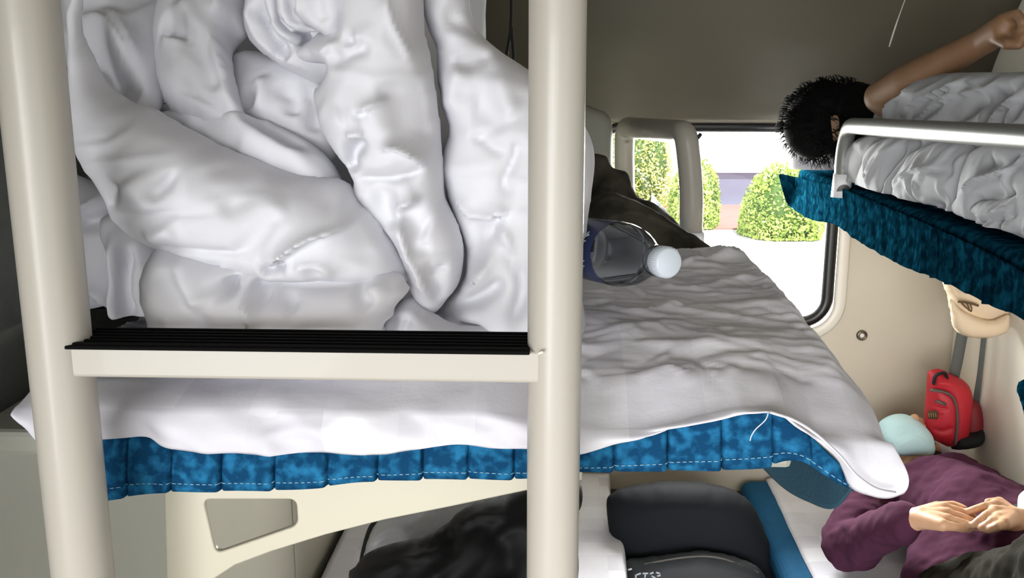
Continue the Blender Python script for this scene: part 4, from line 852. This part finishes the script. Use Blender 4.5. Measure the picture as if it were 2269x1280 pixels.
zz = [PY(x, y, 2.285) for x, y in catmull([np.array(p, float) for p in [(1390, 1262), (1440, 1247), (1530, 1233), (1600, 1237), (1680, 1268)]], 6)]
tube('zip', zz, .003, M_zip, sb, seg=8)
V, Fc = merge([tube_vf([PY(a, b, 2.235), PY(c2, d2_, 2.235)], .0022, 6) for a, b, c2, d2_ in ((1408, 1274, 1420, 1270), (1408, 1274, 1410, 1282), (1424, 1270, 1436, 1270), (1430, 1270, 1429, 1282), (1440, 1271, 1448, 1268), (1444, 1276, 1452, 1280), (1454, 1268, 1462, 1270), (1456, 1276, 1464, 1274), (1392, 1262, 1400, 1260))]); link('logo', V, Fc, M_lmark, sb)
structure(box('baseboard_back', (.0, D-.05, 0), (.66, D-.001, .36), mat('dark_skirting', (44, 42, 38), .7), bev=.004))
# ================================================================== OUTSIDE
gm = mat('pale_concrete', (205, 204, 198), .9, .2, 3, vary=.05, vscale=2)
gr = box('ground', (-30, D+.6, -1.3), (40, 60, -1.2), gm, bev=0); structure(gr)
def out(px, py, zz_): return PZ(px, py, zz_)
bw = thing('concrete_wall', 'blurry pale lilac wall between the two hedges outside the window', 'wall', (3, 20, -1.2))
w0 = PY(1560, 500, 22); w1_ = PY(1760, 500, 22)
box('wall_panel', (w0[0], 22, -1.2), (w1_[0], 22.3, -.48), mat('lilac_render', (118, 118, 140), .8, vary=.05), bw, bev=0)
box('coping', (w0[0]-.02, 21.95, -.48), (w1_[0]+.02, 22.35, -.40), mat('pale_render', (215, 215, 222), .8), bw, bev=.01)
kb = box('kerb', (-5, 18.3, -1.2), (18, 21.8, -1.17), mat('pink_paving', (150, 104, 96), .85, vary=.1, vscale=6), bev=.01); tag(kb, 'pinkish paved strip at the foot of the hedges outside the window', 'pavement')
pb_ = box('station_building', (-20, 34, -1.2), (40, 36, 9), mat('white_render', (235, 236, 238), .9, vary=.03, vscale=.5), bev=0); tag(pb_, 'overexposed white building filling the view beyond the hedges', 'building')
def hedge(cx, cy, rx, ry, h, label, n=9000, cols=((142, 168, 74), (196, 212, 118))):
    t = thing('hedge', label, 'hedge', (cx, cy, -1.2), 'clipped hedges outside the window')
    m = mat('hedge_leaves_%d_%d' % cols[0][:2], cols[1], .6, rgb2=cols[0], vscale=3)
    V = []; Fc = []
    for i in range(n):
        a = random.uniform(0, 2*math.pi); w = random.uniform(-.1, 1); k = random.uniform(.86, 1.03)*(1+.07*math.sin(5*a+3*w))
        cz = w; c_ = math.sqrt(max(0, 1-max(0, w)**3.2)); p = Vector((cx+rx*c_*math.cos(a)*k, cy+ry*c_*math.sin(a)*k, -1.2+h*(max(w, 0)*k*.97+.03)))
        d1 = Vector(rng.normal(size=3)).normalized()*random.uniform(.02, .045); d2 = Vector(rng.normal(size=3)).normalized()*random.uniform(.02, .04)
        b = len(V); V += [p-d1, p-d2, p+d1, p+d2]; Fc.append((b, b+1, b+2, b+3))
    me = bpy.data.meshes.new('foliage'); me.from_pydata([tuple(v) for v in V], [], Fc); linkme('foliage', me, m, t, smooth=False)
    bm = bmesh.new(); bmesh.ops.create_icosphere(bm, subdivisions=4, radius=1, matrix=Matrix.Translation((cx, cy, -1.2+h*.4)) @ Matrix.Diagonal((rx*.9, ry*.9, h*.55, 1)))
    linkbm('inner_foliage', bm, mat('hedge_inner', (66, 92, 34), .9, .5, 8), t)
    tube('stem', [(cx, cy, -1.2), (cx, cy, -.8)], .05, mat('bark', (80, 64, 48), .9), t, seg=10)
b0 = PZ(1752, 536, -1.2); hedge(b0[0]+.0, b0[1]+.7, .72, .7, 1.24, 'rounded green hedge outside the right part of the window')
b0 = PZ(1545, 512, -1.2); hedge(b0[0], b0[1]+.6, .47, .5, 1.25, 'rounded green hedge outside behind the guard rail post')
b0 = PZ(1430, 508, -1.2); hedge(b0[0], b0[1]+3.5, .85, .8, 2.1, 'pale yellowish green hedge outside the left part of the window', cols=((190, 200, 100), (222, 228, 150)))
# ================================================================== LIGHT
W = bpy.data.worlds.new('world'); SC.world = W; W.use_nodes = True; nt = W.node_tree; N = nt.nodes; Lk = nt.links
bg = N['Background']; bg.inputs['Color'].default_value = (.93, .96, 1.0, 1); bg.inputs['Strength'].default_value = 1.3
def area(name, loc, rot, sx, sy, power, col=(1, 1, 1)):
    l = bpy.data.lights.new(name, 'AREA'); l.shape = 'RECTANGLE'; l.size = sx; l.size_y = sy; l.energy = power; l.color = col
    o = bpy.data.objects.new(name, l); COL.objects.link(o); o.location = loc; o.rotation_euler = rot; return o
area('corridor_daylight', (.4, -.95, 1.18), (math.radians(90), 0, 0), 3.0, 1.0, 4, (.97, .98, 1.0))
area('window_daylight', (.47, D+.30, 1.25), (math.radians(-68), 0, 0), .75, .7, 85, (1, .99, .97))
def sunl(name, e, ang, dr, col=(1, 1, 1)):
    s = bpy.data.lights.new(name, 'SUN'); s.energy = e; s.angle = math.radians(ang); s.color = col; o = bpy.data.objects.new(name, s); COL.objects.link(o)
    o.rotation_euler = Vector(dr).to_track_quat('-Z', 'Y').to_euler()
sunl('platform_bounce', 1.42, 26, (.42, 1, .14), (.98, .98, 1))
sunl('platform_sky', 2.25, 36, (.10, 1, -.23), (1, .99, .97))
sunl('sun', 9, 1, (-.2, .3, -.93))
SC.cycles.diffuse_bounces = 6; SC.cycles.max_bounces = 12; SC.cycles.transparent_max_bounces = 12
